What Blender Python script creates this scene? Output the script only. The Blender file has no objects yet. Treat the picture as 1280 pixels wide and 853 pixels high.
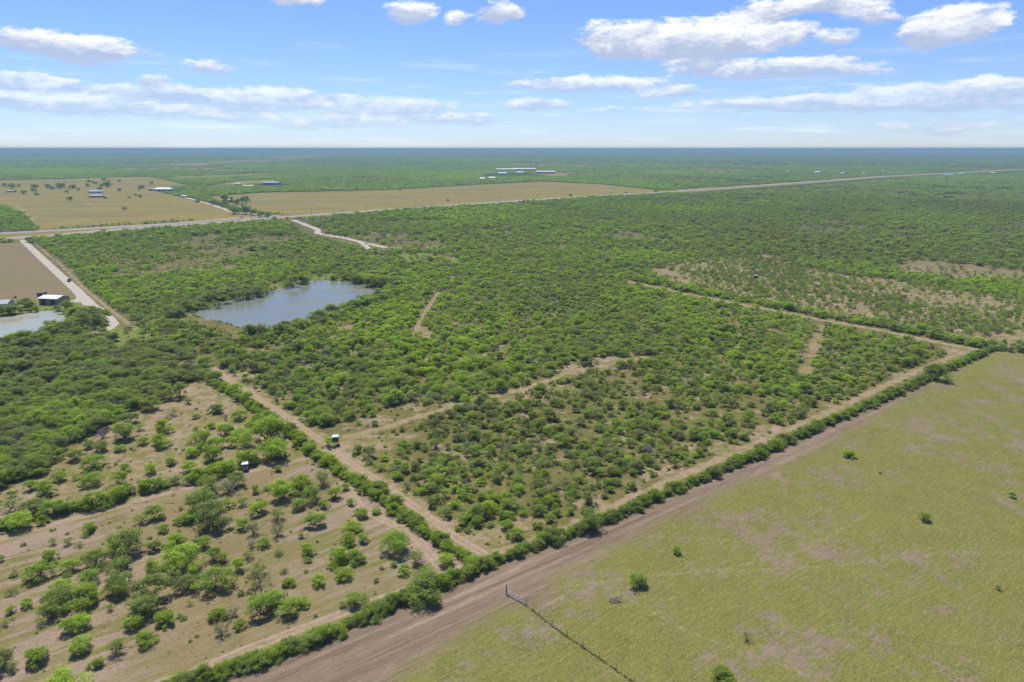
import bpy, math, random
import numpy as np
from mathutils import Vector

sc = bpy.context.scene
col = sc.collection
R = math.radians
rng = np.random.default_rng(11)
random.seed(11)

# ------------------------------------------------------------------ camera
CAM_H = 90.0
PITCH = R(15.75)
FPX = 853.0                      # focal length in photo pixels (24 mm on 36 mm)
cam_d = bpy.data.cameras.new('camera')
cam_d.sensor_width = 36; cam_d.lens = 24.0
cam_d.clip_start = 0.5; cam_d.clip_end = 200000
cam = bpy.data.objects.new('camera', cam_d); col.objects.link(cam)
cam.location = (0, 0, CAM_H); cam.rotation_euler = (R(90) - PITCH, 0, 0)
sc.camera = cam

# ------------------------------------------------------------------ light
SUN_EL, SUN_AZ = R(65), math.atan2(-0.42, 0.9)      # azimuth from +Y towards +X
SUN_STRENGTH, SKY_STRENGTH = 4.3, 0.066
sd = bpy.data.lights.new('sun', 'SUN'); sd.energy = SUN_STRENGTH; sd.angle = R(0.5)
sd.color = (1.0, 0.95, 0.87)
sun = bpy.data.objects.new('sun', sd); col.objects.link(sun)
sv = Vector((math.sin(SUN_AZ) * math.cos(SUN_EL), math.cos(SUN_AZ) * math.cos(SUN_EL), math.sin(SUN_EL)))
sun.rotation_euler = sv.to_track_quat('Z', 'Y').to_euler()
sun.location = (0, 0, 300)
sc.view_settings.view_transform = 'Standard'; sc.view_settings.look = 'None'
sc.view_settings.exposure = 0.62; sc.view_settings.gamma = 1.0
sc.view_settings.use_curve_mapping = False
sc.cycles.max_bounces = 8; sc.cycles.diffuse_bounces = 4; sc.cycles.glossy_bounces = 2
sc.cycles.transmission_bounces = 5; sc.cycles.volume_bounces = 0
sc.cycles.use_denoising = True
sc.cycles.caustics_reflective = False; sc.cycles.caustics_refractive = False


class NT:
    """small shader-node writer"""
    def __init__(self, tree): self.t = tree; self.n = tree.nodes; self.l = tree.links
    def new(self, typ, **kw):
        nd = self.n.new(typ)
        for k, v in kw.items(): setattr(nd, k, v)
        return nd
    def put(self, sock, v):
        if v is None: return
        if hasattr(v, 'is_output') or isinstance(v, bpy.types.NodeSocket): self.l.new(v, sock)
        else: sock.default_value = v
    def math(self, op, a, b=None, c=None, clamp=False):
        nd = self.new('ShaderNodeMath', operation=op, use_clamp=clamp)
        for i, v in enumerate((a, b, c)): self.put(nd.inputs[i], v)
        return nd.outputs[0]
    def vec(self, op, a, b=None, c=None, out=0, scale=None):
        nd = self.new('ShaderNodeVectorMath', operation=op)
        for i, v in enumerate((a, b, c)): self.put(nd.inputs[i], v)
        if scale is not None: self.put(nd.inputs['Scale'], scale)
        return nd.outputs[out]
    def noise(self, v, scale, detail=2, rough=0.5, dist=0.0, out=0):
        nd = self.new('ShaderNodeTexNoise')
        self.put(nd.inputs['Vector'], v); nd.inputs['Scale'].default_value = scale
        nd.inputs['Detail'].default_value = detail; nd.inputs['Roughness'].default_value = rough
        nd.inputs['Distortion'].default_value = dist
        return nd.outputs[out]
    def mix(self, f, a, b):
        nd = self.new('ShaderNodeMix', data_type='RGBA')
        self.put(nd.inputs[0], f); self.put(nd.inputs[6], c4(a)); self.put(nd.inputs[7], c4(b))
        return nd.outputs[2]
    def ramp(self, f, lo, hi):
        nd = self.new('ShaderNodeMapRange', interpolation_type='SMOOTHSTEP')
        self.put(nd.inputs[0], f); nd.inputs[1].default_value = lo; nd.inputs[2].default_value = hi
        return nd.outputs[0]
    def stretch(self, v, s, rot=0.0):
        nd = self.new('ShaderNodeMapping'); self.put(nd.inputs[0], v)
        nd.inputs['Rotation'].default_value = (0, 0, rot); nd.inputs['Scale'].default_value = s
        return nd.outputs[0]


def c4(c):
    if isinstance(c, (tuple, list)) and len(c) == 3: return (*c, 1.0)
    return c


# ------------------------------------------------------------------ pixel -> ground
def ground_pt(u, v):
    """photo pixel (1280 x 853) of something that stands on the flat ground -> metres"""
    a, b = (u - 640.0) / FPX, -(v - 426.5) / FPX
    dy = math.cos(PITCH) + b * math.sin(PITCH); dz = -math.sin(PITCH) + b * math.cos(PITCH)
    t = CAM_H / -dz
    return a * t, dy * t
def depth_at(v):
    b = -(v - 426.5) / FPX
    return CAM_H / (math.sin(PITCH) - b * math.cos(PITCH))
def project(x, y, z=0.0):
    zc = y * math.cos(PITCH) + (CAM_H - z) * math.sin(PITCH)
    yc = y * math.sin(PITCH) - (CAM_H - z) * math.cos(PITCH)
    zc = np.maximum(zc, 1.0) if isinstance(zc, np.ndarray) else max(zc, 1.0)
    return 640 + FPX * x / zc, 426.5 - FPX * yc / zc, zc
def gl(pts): return np.array([ground_pt(u, v) for u, v in pts])

def seg_dist(P, line):
    """distance of points P (n,2) to a polyline"""
    d = np.full(len(P), 1e9, dtype=np.float64)
    for a, b in zip(line[:-1], line[1:]):
        ab = b - a; L = max(ab @ ab, 1e-9)
        t = np.clip(((P - a) @ ab) / L, 0, 1)
        q = P - a - t[:, None] * ab
        d = np.minimum(d, np.hypot(q[:, 0], q[:, 1]))
    return d
def poly_sd(P, poly):
    """signed distance to a polygon, positive inside"""
    d = seg_dist(P, np.vstack([poly, poly[:1]]))
    ins = np.zeros(len(P), bool)
    n = len(poly)
    for i in range(n):
        (x0, y0), (x1, y1) = poly[i], poly[(i + 1) % n]
        if y0 == y1: continue
        c = ((P[:, 1] < y0) != (P[:, 1] < y1)) & (P[:, 0] < (x1 - x0) * (P[:, 1] - y0) / (y1 - y0) + x0)
        ins ^= c
    return np.where(ins, d, -d)
def soft(sd_, w):
    return np.clip(0.5 + sd_ / (2 * w), 0, 1)

# ------------------------------------------------------------------ the lay of the land (photo pixels)
HEDGE_MAIN = gl([(120, 905), (230, 856), (330, 828), (440, 780), (530, 741), (600, 712), (690, 676), (760, 650),
                 (850, 611), (950, 569), (1030, 532), (1120, 492), (1200, 455), (1240, 438)])
HEDGE_EAST = gl([(1240, 438), (1280, 441), (1380, 447)])
HEDGE_LINE = gl([(268, 480), (300, 500), (335, 523), (370, 550), (410, 581), (460, 615), (510, 650), (560, 687), (596, 712)])
HEDGE_LANE = gl([(-60, 668), (24, 655), (110, 632), (150, 622), (210, 605), (260, 596), (310, 580), (345, 572), (362, 568)])
HEDGE_CROSS = gl([(700, 332), (785, 348), (850, 361), (960, 381), (1030, 396), (1100, 408), (1180, 425), (1235, 436)])
TRACK_K = [.92, .6, .58, .8, .42, 1.0, .8, .8, .85, .75, .8, .8, .8, .45, .45, .4]
TRACKS = [  # (pixels, half width m)
    ([(268, 462), (300, 484), (345, 512), (400, 550), (440, 580), (480, 606), (530, 642), (570, 672), (604, 692)], 1.75),
    ([(604, 692), (650, 684), (700, 665), (760, 638), (840, 600), (900, 574), (960, 548), (1040, 513), (1100, 485), (1160, 458), (1216, 436)], 1.7),
    ([(405, 551), (470, 538), (540, 516), (600, 498), (660, 486), (715, 464), (760, 456), (805, 447)], 1.7),
    ([(519, 420), (523, 404), (533, 388), (548, 366)], 1.4),
    ([(1008, 470), (1013, 440), (1028, 404)], 1.4),
    ([(785, 352), (850, 366), (960, 387), (1030, 401), (1100, 413), (1180, 430), (1222, 437)], 2.6),
    ([(-60, 690), (0, 674), (100, 647), (200, 618), (300, 592), (380, 574), (408, 560)], 1.8),
    ([(428, 598), (448, 630), (478, 650), (515, 665), (535, 690), (548, 706), (582, 712)], 1.3),
    ([(120, 880), (230, 845), (300, 815), (400, 777), (500, 740), (575, 714)], 1.0),
    ([(45, 306), (75, 330), (105, 360), (135, 385), (170, 412)], 1.6),
    ([(20, 255), (38, 272), (52, 288)], 3.0), ([(103, 250), (120, 258), (110, 263)], 3.0), ([(130, 246), (148, 238)], 4.0),
    ([(690, 735), (800, 722), (900, 712), (1000, 690), (1090, 640)], .35), ([(900, 715), (1060, 706), (1180, 690), (1300, 690)], .35), ([(640, 745), (760, 735), (860, 790), (1000, 840), (1100, 900)], .3),
]
GRAVEL = [
    ([(28, 300), (60, 330), (84, 352), (99, 366), (104, 372)], 2.8),
    ([(104, 372), (98, 377), (84, 378)], 3.5), ([(104, 372), (116, 384), (124, 388)], 3.2),
    ([(136, 396), (143, 405), (137, 411), (116, 418)], 2.2),
    ([(366, 275), (397, 287), (397, 292), (432, 298), (452, 303), (480, 309)], 3.2),
    ([(452, 303), (462, 312), (478, 316)], 2.6), ([(0, 377), (34, 375)], 1.6),
    ([(232, 247), (262, 255), (290, 265), (340, 271)], 3.0),
]
HW_NEAR = gl([(-60, 303), (0, 299), (60, 295), (160, 286), (250, 280), (365, 271), (560, 257), (700, 248), (830, 240.5), (1000, 228.5),
              (1100, 221), (1280, 211.5), (1420, 206)])
HW_FAR = gl([(-60, 296), (0, 292), (50, 289.5), (200, 281), (300, 273), (365, 269)])
P_MEADOW = np.vstack([HEDGE_MAIN, HEDGE_EAST[1:], gl([(1500, 450), (1900, 900), (1400, 1500), (0, 1500), (-80, 960)])])
P_TILL = np.vstack([HEDGE_MAIN[:-1], gl([(1195, 462), (1130, 497), (1060, 540), (1000, 570), (900, 618), (800, 668), (740, 700), (690, 725),
                                    (700, 748), (625, 765), (570, 800), (500, 850), (420, 930)])])
P_OPEN_SW = np.vstack([gl([(-200, 740), (-60, 690), (0, 662), (120, 636), (250, 602), (360, 573), (398, 566), (430, 594), (500, 645), (596, 708)]),
                       HEDGE_MAIN[[4, 3, 2, 1, 0]], gl([(-250, 950)])])
P_OPEN_W = gl([(-60, 665), (-40, 625), (30, 605), (70, 578), (110, 548), (150, 525), (200, 497), (238, 478), (268, 478), (330, 518), (385, 558),
               (360, 570), (250, 598), (120, 633)])
P_CHAP = gl([(808, 338), (860, 322), (960, 318), (1010, 335), (1060, 345), (1120, 350), (1240, 370), (1400, 380), (1400, 446), (1280, 436), (1235, 432),
             (1100, 403), (1030, 392), (960, 378), (850, 358)])
P_CHAP2 = gl([(1118, 332), (1150, 325), (1290, 340), (1290, 352), (1200, 350), (1125, 342)])
P_BROWN = gl([(-80, 308), (30, 303), (60, 333), (84, 356), (98, 372), (60, 374), (0, 380), (-80, 390)])
P_YARD = gl([(-60, 372), (0, 373), (80, 369), (115, 384), (95, 392), (80, 386), (30, 390), (-60, 402)])
P_TAN = [gl([(-90, 228), (60, 224), (190, 221), (235, 232), (190, 238), (232, 248), (300, 265), (345, 270), (150, 281), (52, 287), (30, 268), (-90, 268)]),
         gl([(262, 246), (330, 241), (480, 238), (600, 231), (680, 227), (755, 231), (830, 238.5), (700, 246.5), (560, 255.5), (375, 268), (340, 268), (292, 260)]),
         gl([(90, 207), (250, 204), (330, 196.5), (430, 191.8), (428, 195), (330, 203), (250, 208)]),
         gl([(190, 222), (300, 218), (345, 216), (330, 219), (240, 223)]), gl([(260, 233), (300, 226), (345, 224), (345, 228), (300, 232)]),
         gl([(560, 193), (640, 192.5), (650, 194.5), (560, 195)]), gl([(880, 202), (950, 203), (945, 205), (870, 203.5)]),
         gl([(655, 215), (740, 216), (745, 219), (690, 221)]), gl([(0, 191), (150, 190), (120, 193), (0, 193)])]
P_TRI = gl([(-90, 262), (10, 258), (50, 285), (46, 289), (-90, 294)])                # dark brush block beyond the road
P_VERGE = np.vstack([HW_NEAR[:7] + [0, -16], HW_FAR[::-1] + [0, 18]])
POND1 = gl([(238, 394), (254, 385), (275, 378), (300, 371), (325, 366), (345, 362), (375, 355), (392, 350.5), (415, 350), (440, 353), (458, 357), (482, 362),
            (474, 370), (455, 376), (432, 383), (408, 392), (390, 400), (370, 407), (350, 412), (332, 414), (310, 411), (284, 405), (258, 399)])
POND2 = gl([(-90, 405), (0, 397), (20, 394), (45, 390), (66, 387), (82, 391), (86, 400), (82, 412), (58, 419), (30, 424), (0, 429), (-90, 436)])
GREENS = [gl([(470, 322), (530, 316), (570, 322), (590, 332), (540, 330)]), gl([(560, 344), (580, 348), (585, 356), (560, 352)]),
          gl([(236, 400), (250, 384), (345, 355), (395, 342), (440, 345), (425, 352), (345, 366), (270, 386)]),
          gl([(105, 420), (140, 410), (180, 408), (200, 430), (150, 440)])]
CLEAR = [  # px centre, px radii, strength  (bare gaps in the brush)
    (530, 418, 12, 14, 1), (470, 525, 26, 9, .95), (520, 508, 18, 8, .9), (455, 555, 45, 16, .95), (500, 575, 22, 10, .5), (560, 505, 18, 6, .9), (715, 462, 26, 9, 1),
    (690, 485, 28, 7, .7), (640, 500, 34, 7, .8), (575, 408, 26, 7, .8), (655, 402, 16, 5, .9), (685, 395, 14, 5, .9), (430, 410, 20, 5, .7), (440, 440, 16, 5, .7),
    (600, 670, 55, 16, 1), (660, 655, 24, 10, .9), (620, 610, 18, 8, .4), (860, 560, 26, 10, .6), (900, 560, 24, 9, .8), (960, 538, 34, 9, .8), (820, 590, 34, 9, .8),
    (740, 630, 34, 9, .8), (1040, 480, 22, 6, .5), (1040, 505, 20, 8, .7), (1020, 430, 14, 20, .7), (1010, 462, 16, 8, .8), (1190, 438, 24, 6, .9), (1120, 470, 24, 6, .8),
    (400, 470, 16, 6, .5), (350, 500, 20, 8, .7), (310, 470, 20, 6, .9), (545, 450, 22, 5, .6), (610, 445, 26, 5, .6), (760, 450, 30, 5, .8),
    (880, 500, 14, 6, .5), (700, 560, 22, 6, .4), (780, 560, 20, 6, .4), (500, 545, 28, 8, .6), (590, 545, 26, 7, .5), (90, 450, 20, 5, .5), (40, 440, 30, 4, .6),
    (170, 435, 25, 5, .5), (45, 545, 20, 8, .4), (110, 500, 18, 5, .4)]
def field(P):
    """clearing strength 0..1 at ground points"""
    U, V, _ = project(P[:, 0], P[:, 1]); s = np.zeros(len(P))
    for cx, cy, rx, ry, a in CLEAR:
        q = ((U - cx) / (rx * .88)) ** 2 + ((V - cy) / (ry * .88)) ** 2
        s = np.maximum(s, a * np.clip(1.35 - q, 0, 1))
    return s
TRACK_G = [(gl(p), w) for p, w in TRACKS]; GRAVEL_G = [(gl(p), w) for p, w in GRAVEL]
far_fields = []                                                        # farmland patches in the distance
for i in range(46):
    dist = 3200 * (7.0 ** random.random()); az = R(random.uniform(-48, 48))
    cx, cy = dist * math.sin(az), dist * math.cos(az)
    a = R(random.choice([20, 22, 112, 110])); hw, hh = random.uniform(90, 380) * (1 + dist / 9000), random.uniform(60, 200) * (1 + dist / 9000)
    ca, sa = math.cos(a), math.sin(a)
    if 560 < project(cx, cy)[0] < 740 and dist < 3600: continue
    far_fields.append((np.array([(cx + ca * s * hw - sa * t * hh, cy + sa * s * hw + ca * t * hh) for s, t in ((-1, -1), (1, -1), (1, 1), (-1, 1))]), random.random()))

d_ = HEDGE_MAIN[-1] - HEDGE_MAIN[1]; HEDGE_ANG = math.atan2(d_[1], d_[0])

# ------------------------------------------------------------------ ground colour masks
def masks(P):
    m = {}
    m['meadow'] = soft(poly_sd(P, P_MEADOW), 1.5)
    m['till'] = soft(poly_sd(P, P_TILL), 6.0) * (m['meadow'] > 0.01)
    tr = np.zeros(len(P))
    for (ln, w), kk in zip(TRACK_G, TRACK_K): d = seg_dist(P, ln) if w > .4 else seg_dist(P, ln) + .8; tr = np.maximum(tr, kk * np.maximum(.62 * np.clip(1.0 - (d - w * .45) / (w * .8), 0, 1), .95 * np.exp(-((d - .85) / .5) ** 2)))
    m['track'] = tr
    gr = np.zeros(len(P))
    for ln, w in GRAVEL_G: gr = np.maximum(gr, np.clip(1.0 - (seg_dist(P, ln) - w * .8) / (w * .5), 0, 1))
    m['gravel'] = gr
    tan = np.zeros(len(P))
    for p in P_TAN: tan = np.maximum(tan, soft(poly_sd(P, p), 12.0))
    for p, k in far_fields:
        if k < 0.6: tan = np.maximum(tan, soft(poly_sd(P, p), 15.0) * (0.55 + .5 * k))
    tan = np.maximum(tan, soft(poly_sd(P, P_VERGE), 4)); tan = np.maximum(tan, np.clip(1.5 - seg_dist(P, HW_NEAR) / np.where(np.hypot(P[:, 0], P[:, 1]) > 1400, 44, 26), 0, 1))
    m['tan'] = np.where(poly_sd(P, P_TRI) > 0, 0, tan)
    m['brown'] = soft(poly_sd(P, P_BROWN), 3.0)
    m['furrow'] = soft(poly_sd(P, P_OPEN_SW), 2.0)
    op = soft(poly_sd(P, P_OPEN_W), 4.0) * .8
    op = np.maximum(op, soft(poly_sd(P, P_CHAP), 10) * .75); op = np.maximum(op, soft(poly_sd(P, P_CHAP2), 8) * .6)
    op = np.maximum(op, field(P))
    for ti, wd in ((0, 3.8), (1, 2.2), (2, 2.2), (6, 4.0), (7, 2.6)): op = np.maximum(op, .85 * np.clip(1.4 - seg_dist(P, TRACK_G[ti][0]) / wd, 0, 1))
    m['open'] = op
    g = soft(poly_sd(P, P_YARD), 4)
    for p in GREENS: g = np.maximum(g, soft(poly_sd(P, p), 5))
    m['green'] = g
    r = np.hypot(P[:, 0], P[:, 1])
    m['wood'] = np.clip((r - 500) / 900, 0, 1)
    m['pond'] = np.maximum(poly_sd(P, POND1), poly_sd(P, POND2))
    return m

# polar ground grid, dense where the land is in view
az = np.concatenate([np.linspace(-50, 50, 620), np.linspace(50, 310, 60)[1:-1]])
pv = np.concatenate([np.linspace(0.5, 3, 4), np.linspace(4, 62, 60), np.linspace(63.5, 800, 350)])       # pixels below the horizon
rad = CAM_H / np.tan(np.arctan(pv / FPX))
depr = np.concatenate([np.linspace(0.085, 0.6, 16), np.linspace(.7, 4.2, 80), np.linspace(4.3, 40, 400), np.linspace(42, 85, 20)])
rad = np.sort(CAM_H / np.tan(np.radians(depr)))
nr, na = len(rad), len(az)
A, RR = np.meshgrid(np.radians(az), rad)
P = np.stack([(RR * np.sin(A)).ravel(), (RR * np.cos(A)).ravel()], 1)
P = np.vstack([P, [[0, 0]]])
M = masks(P)
Z = np.where(M['pond'] > 0, -np.clip(M['pond'] * .25, 0, 1.2), 0.0)
Z = Z + np.where(M['pond'] > -1, 0, 0)
ii, jj = np.meshgrid(np.arange(nr - 1), np.arange(na), indexing='ij')
jn = (jj + 1) % na
quads = np.stack([ii * na + jj, (ii + 1) * na + jj, (ii + 1) * na + jn, ii * na + jn], -1).reshape(-1, 4)[:, ::-1]
fan = np.stack([np.full(na, nr * na), np.arange(na), (np.arange(na) + 1) % na, (np.arange(na) + 1) % na], 1)
fc = quads
def fmean(k): return M[k][fc].mean(1)
cat = np.zeros(len(fc), int)
cat[fmean('tan') > .5] = 5
cat[fmean('brown') > .5] = 6
cat[fmean('furrow') > .5] = 4
cat[fmean('meadow') > .5] = 1
cat[(fmean('till') > .5) & (cat == 1)] = 2
cat[(fmean('track') > .5) & (cat != 1) & (cat != 2)] = 3
cat[fmean('gravel') > .5] = 7
names = ['ground', 'meadow', 'bare_strip', 'dirt_track', 'furrowed_field', 'dry_field', 'fallow_field', 'gravel_road']

def set_attr(me, name, typ, dom, arr):
    a = me.attributes.new(name, typ, dom)
    a.data.foreach_set('color' if typ == 'FLOAT_COLOR' else ('vector' if typ == 'FLOAT_VECTOR' else 'value'), np.ascontiguousarray(arr, dtype=np.int32 if typ == 'INT' else np.float32).ravel())
def np_mesh(name, verts, faces, smooth=False):
    """mesh from numpy arrays; faces is (n,k)"""
    me = bpy.data.meshes.new(name)
    verts = np.asarray(verts, np.float32); faces = np.asarray(faces, np.int32); n, k = faces.shape
    me.vertices.add(len(verts)); me.vertices.foreach_set('co', verts.ravel())
    me.loops.add(n * k); me.loops.foreach_set('vertex_index', faces.ravel())
    me.polygons.add(n); me.polygons.foreach_set('loop_start', np.arange(0, n * k, k, dtype=np.int32))
    me.update(calc_edges=True)
    me.polygons.foreach_set('use_smooth', np.full(n, smooth))
    return me
def add(name, me, mat=None, parent=None):
    o = bpy.data.objects.new(name, me); col.objects.link(o)
    if mat is not None and me is not None and not me.materials: me.materials.append(mat)
    o.parent = parent
    return o
def tag(o, label=None, cat=None, group=None, kind=None):
    if label: o['label'] = label
    if cat: o['category'] = cat
    if group: o['group'] = group
    if kind: o['kind'] = kind
    return o
def empty(name, loc, rz=0.0, scale=1.0):
    o = bpy.data.objects.new(name, None); col.objects.link(o); o.empty_display_size = .5
    o.location = loc; o.rotation_euler = (0, 0, rz); o.scale = (scale,) * 3 if not isinstance(scale, tuple) else scale
    return o

# ------------------------------------------------------------------ materials
def new_mat(name):
    m = bpy.data.materials.new(name); m.use_nodes = True; m.node_tree.nodes.clear()
    nt = NT(m.node_tree); out = nt.new('ShaderNodeOutputMaterial')
    return m, nt, out
def principled(nt, base, rough=0.9, spec=0.2, normal=None, metal=0.0):
    b = nt.new('ShaderNodeBsdfPrincipled'); nt.put(b.inputs['Base Color'], c4(base)); nt.put(b.inputs['Roughness'], rough)
    b.inputs['Specular IOR Level'].default_value = spec; b.inputs['Metallic'].default_value = metal
    if normal is not None: nt.l.new(normal, b.inputs['Normal'])
    return b.outputs[0]
def simple(name, c, rough=0.7, spec=0.3, metal=0.0, var=0.15, scale=1.5):
    m, nt, out = new_mat(name)
    g = nt.new('ShaderNodeNewGeometry'); n = nt.noise(g.outputs['Position'], scale, 4, .6)
    k = nt.math('MULTIPLY_ADD', n, 2 * var, 1 - var)
    cc = nt.vec('SCALE', tuple(c), scale=k)
    nt.l.new(principled(nt, cc, rough, spec, None, metal), out.inputs[0])
    return m

def ground_material():
    m, nt, out = new_mat('land')
    pos = nt.new('ShaderNodeNewGeometry').outputs['Position']
    a1 = nt.new('ShaderNodeAttribute', attribute_name='m1'); s1 = nt.new('ShaderNodeSeparateColor'); nt.l.new(a1.outputs['Color'], s1.inputs[0])
    a2 = nt.new('ShaderNodeAttribute', attribute_name='m2'); s2 = nt.new('ShaderNodeSeparateColor'); nt.l.new(a2.outputs['Color'], s2.inputs[0])
    a3 = nt.new('ShaderNodeAttribute', attribute_name='m3'); s3 = nt.new('ShaderNodeSeparateColor'); nt.l.new(a3.outputs['Color'], s3.inputs[0])
    meadow, till, track = s1.outputs; tan, gravel, wood = s2.outputs; furrow, opn, green = s3.outputs
    brown = a1.outputs['Alpha']
    n50 = nt.noise(pos, .022, 4, .55); n15 = nt.noise(pos, .07, 5, .6); n4 = nt.noise(pos, .28, 4, .62); n1 = nt.noise(pos, 1.1, 3, .6); n03 = nt.noise(pos, 3.6, 2, .6)
    rot = nt.stretch(pos, (.035, .42, 1), 0)
    al = nt.new('ShaderNodeVectorRotate', rotation_type='Z_AXIS'); nt.l.new(pos, al.inputs['Vector']); al.inputs['Angle'].default_value = -HEDGE_ANG
    along = al.outputs[0]
    streak = nt.noise(nt.vec('MULTIPLY', along, (.02, .55, 1)), 1.0, 5, .65, .3)
    furr = nt.noise(nt.vec('MULTIPLY', along, (.035, .30, 1)), 1.0, 3, .55, .5)
    fine = nt.noise(nt.vec('MULTIPLY', along, (.25, 1.5, 1)), 1.0, 5, .7)
    def edge(mk, n, k, s):      # noisy edge on a soft mask
        a = nt.math('MULTIPLY_ADD', nt.math('SUBTRACT', n, .5), k, mk)
        return nt.math('MULTIPLY_ADD', nt.math('SUBTRACT', a, .5), s, .5, clamp=True)
    soil = nt.mix(n1, (.24, .165, .10), (.37, .28, .185)); soil = nt.mix(nt.ramp(n15, .45, .62), soil, (.33, .245, .165))
    grass = nt.mix(n4, (.125, .125, .032), (.205, .18, .06)); grass = nt.mix(nt.ramp(n03, .4, .75), grass, (.15, .125, .05))
    base = nt.mix(nt.ramp(nt.math('ADD', nt.math('MULTIPLY', n15, .6), nt.math('MULTIPLY', n4, .4)), .50, .66), grass, soil)
    # dry open ground: mostly pale soil with straw grass
    opsoil = nt.mix(nt.ramp(nt.math('ADD', nt.math('MULTIPLY', n15, .5), nt.math('MULTIPLY', n4, .5)), .40, .62), (.205, .185, .060), nt.mix(n1, (.28, .205, .125), (.40, .305, .215)))
    base = nt.mix(edge(opn, n4, 1.0, 2.2), base, opsoil)
    # furrowed field
    fz = nt.math('ADD', nt.math('MULTIPLY', furr, .7), nt.math('MULTIPLY', n15, .3))
    fcol = nt.mix(nt.ramp(fz, .40, .56), nt.mix(n1, (.165, .165, .042), (.215, .192, .065)), nt.mix(n1, (.255, .185, .125), (.375, .285, .215)))
    fcol = nt.mix(nt.ramp(n50, .45, .62), fcol, nt.mix(n4, (.205, .172, .065), (.28, .215, .125)))
    base = nt.mix(edge(furrow, n4, .6, 3), base, fcol)
    # woodland floor seen from afar
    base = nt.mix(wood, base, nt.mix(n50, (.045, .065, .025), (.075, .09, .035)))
    # lush patches
    base = nt.mix(edge(green, n4, .8, 3), base, nt.mix(n4, (.13, .17, .03), (.22, .24, .06)))
    # dry straw fields beyond the highway
    tcol = nt.mix(n50, (.235, .19, .042), (.33, .25, .068)); tcol = nt.mix(nt.ramp(nt.noise(nt.vec('MULTIPLY', pos, (.006, .02, 1)), 1.0, 3, .5), .42, .66), tcol, (.20, .17, .075)); tcol = nt.mix(nt.ramp(n15, .45, .65), tcol, (.225, .19, .055))
    base = nt.mix(edge(tan, n15, .5, 3), base, tcol)
    bcol = nt.mix(n15, (.19, .145, .095), (.27, .20, .10)); bcol = nt.mix(nt.ramp(nt.math('ADD', nt.math('MULTIPLY', n15, .5), nt.math('MULTIPLY', n50, .5)), .46, .58), bcol, (.19, .175, .07)); bcol = nt.mix(nt.ramp(n4, .5, .7), bcol, (.24, .19, .12))
    base = nt.mix(edge(brown, n15, .5, 4), base, bcol)
    # meadow
    mg = nt.mix(n4, (.185, .192, .044), (.25, .238, .07)); mg = nt.mix(nt.ramp(n15, .42, .6), mg, nt.mix(n1, (.155, .172, .042), (.27, .25, .085)))
    mg = nt.mix(nt.ramp(n03, .42, .72), mg, (.125, .115, .028)); mg = nt.mix(nt.ramp(n1, .52, .72), mg, (.25, .235, .095))
    mb = nt.mix(n1, (.20, .15, .098), (.30, .235, .165))
    mg = nt.mix(nt.ramp(nt.math('ADD', nt.math('MULTIPLY', n50, .30), nt.math('ADD', nt.math('MULTIPLY', n15, .42), nt.math('ADD', nt.math('MULTIPLY', n4, .16), nt.math('MULTIPLY', n1, .12)))), .505, .60), mg, mb)
    base = nt.mix(edge(meadow, n1, .4, 4), base, mg)
    tl = nt.mix(nt.ramp(streak, .3, .62), (.16, .112, .075), (.29, .22, .16)); tl = nt.mix(nt.ramp(streak, .57, .64), tl, (.37, .285, .215))
    tl = nt.mix(nt.ramp(n03, .35, .8), tl, (.19, .13, .09))
    base = nt.mix(edge(till, nt.math('ADD', nt.math('MULTIPLY', n15, .5), nt.math('MULTIPLY', n1, .5)), 1.3, 2.0), base, tl)
    tk = nt.mix(n1, (.33, .235, .155), (.44, .335, .24)); tk = nt.mix(nt.ramp(n4, .5, .7), tk, (.29, .215, .13))
    base = nt.mix(edge(track, nt.math('ADD', nt.math('MULTIPLY', n4, .5), nt.math('MULTIPLY', n1, .5)), .9, 2.2), base, tk)
    gv = nt.mix(n1, (.42, .37, .30), (.52, .47, .40))
    base = nt.mix(edge(gravel, n1, .4, 3), base, gv)
    # grain
    k = nt.math('MULTIPLY_ADD', nt.noise(pos, 7.0, 2, .6), .9, .55)
    base = nt.vec('SCALE', base, scale=nt.math('MULTIPLY', k, nt.math('MULTIPLY_ADD', fine, .7, .37)))
    bp = nt.new('ShaderNodeBump'); bp.inputs['Strength'].default_value = .7; bp.inputs['Distance'].default_value = .25
    nt.l.new(nt.math('ADD', nt.math('MULTIPLY', n03, .6), n1), bp.inputs['Height'])
    nt.l.new(principled(nt, base, .95, .08, bp.outputs[0]), out.inputs[0])
    return m
MAT_LAND = ground_material()

m1 = np.stack([M['meadow'], M['till'], M['track'], M['brown']], 1)
m2 = np.stack([M['tan'], M['gravel'], M['wood'], np.ones(len(P))], 1)
m3 = np.stack([M['furrow'], M['open'], M['green'], np.ones(len(P))], 1)
V3 = np.column_stack([P, Z])
def land_piece(name, faces):
    u, inv = np.unique(faces, return_inverse=True)
    me = np_mesh(name, V3[u], inv.reshape(faces.shape), True)
    for nm, mm in (('m1', m1), ('m2', m2), ('m3', m3)): set_attr(me, nm, 'FLOAT_COLOR', 'POINT', mm[u])
    o = add(name, me, MAT_LAND); o['kind'] = 'structure'
    return o
for k, nm in enumerate(names):
    if (cat == k).any(): land_piece(nm, fc[cat == k])
land_piece('ground', np.stack([np.full(na, nr * na), (np.arange(na) + 1) % na, np.arange(na)], 1))

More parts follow.
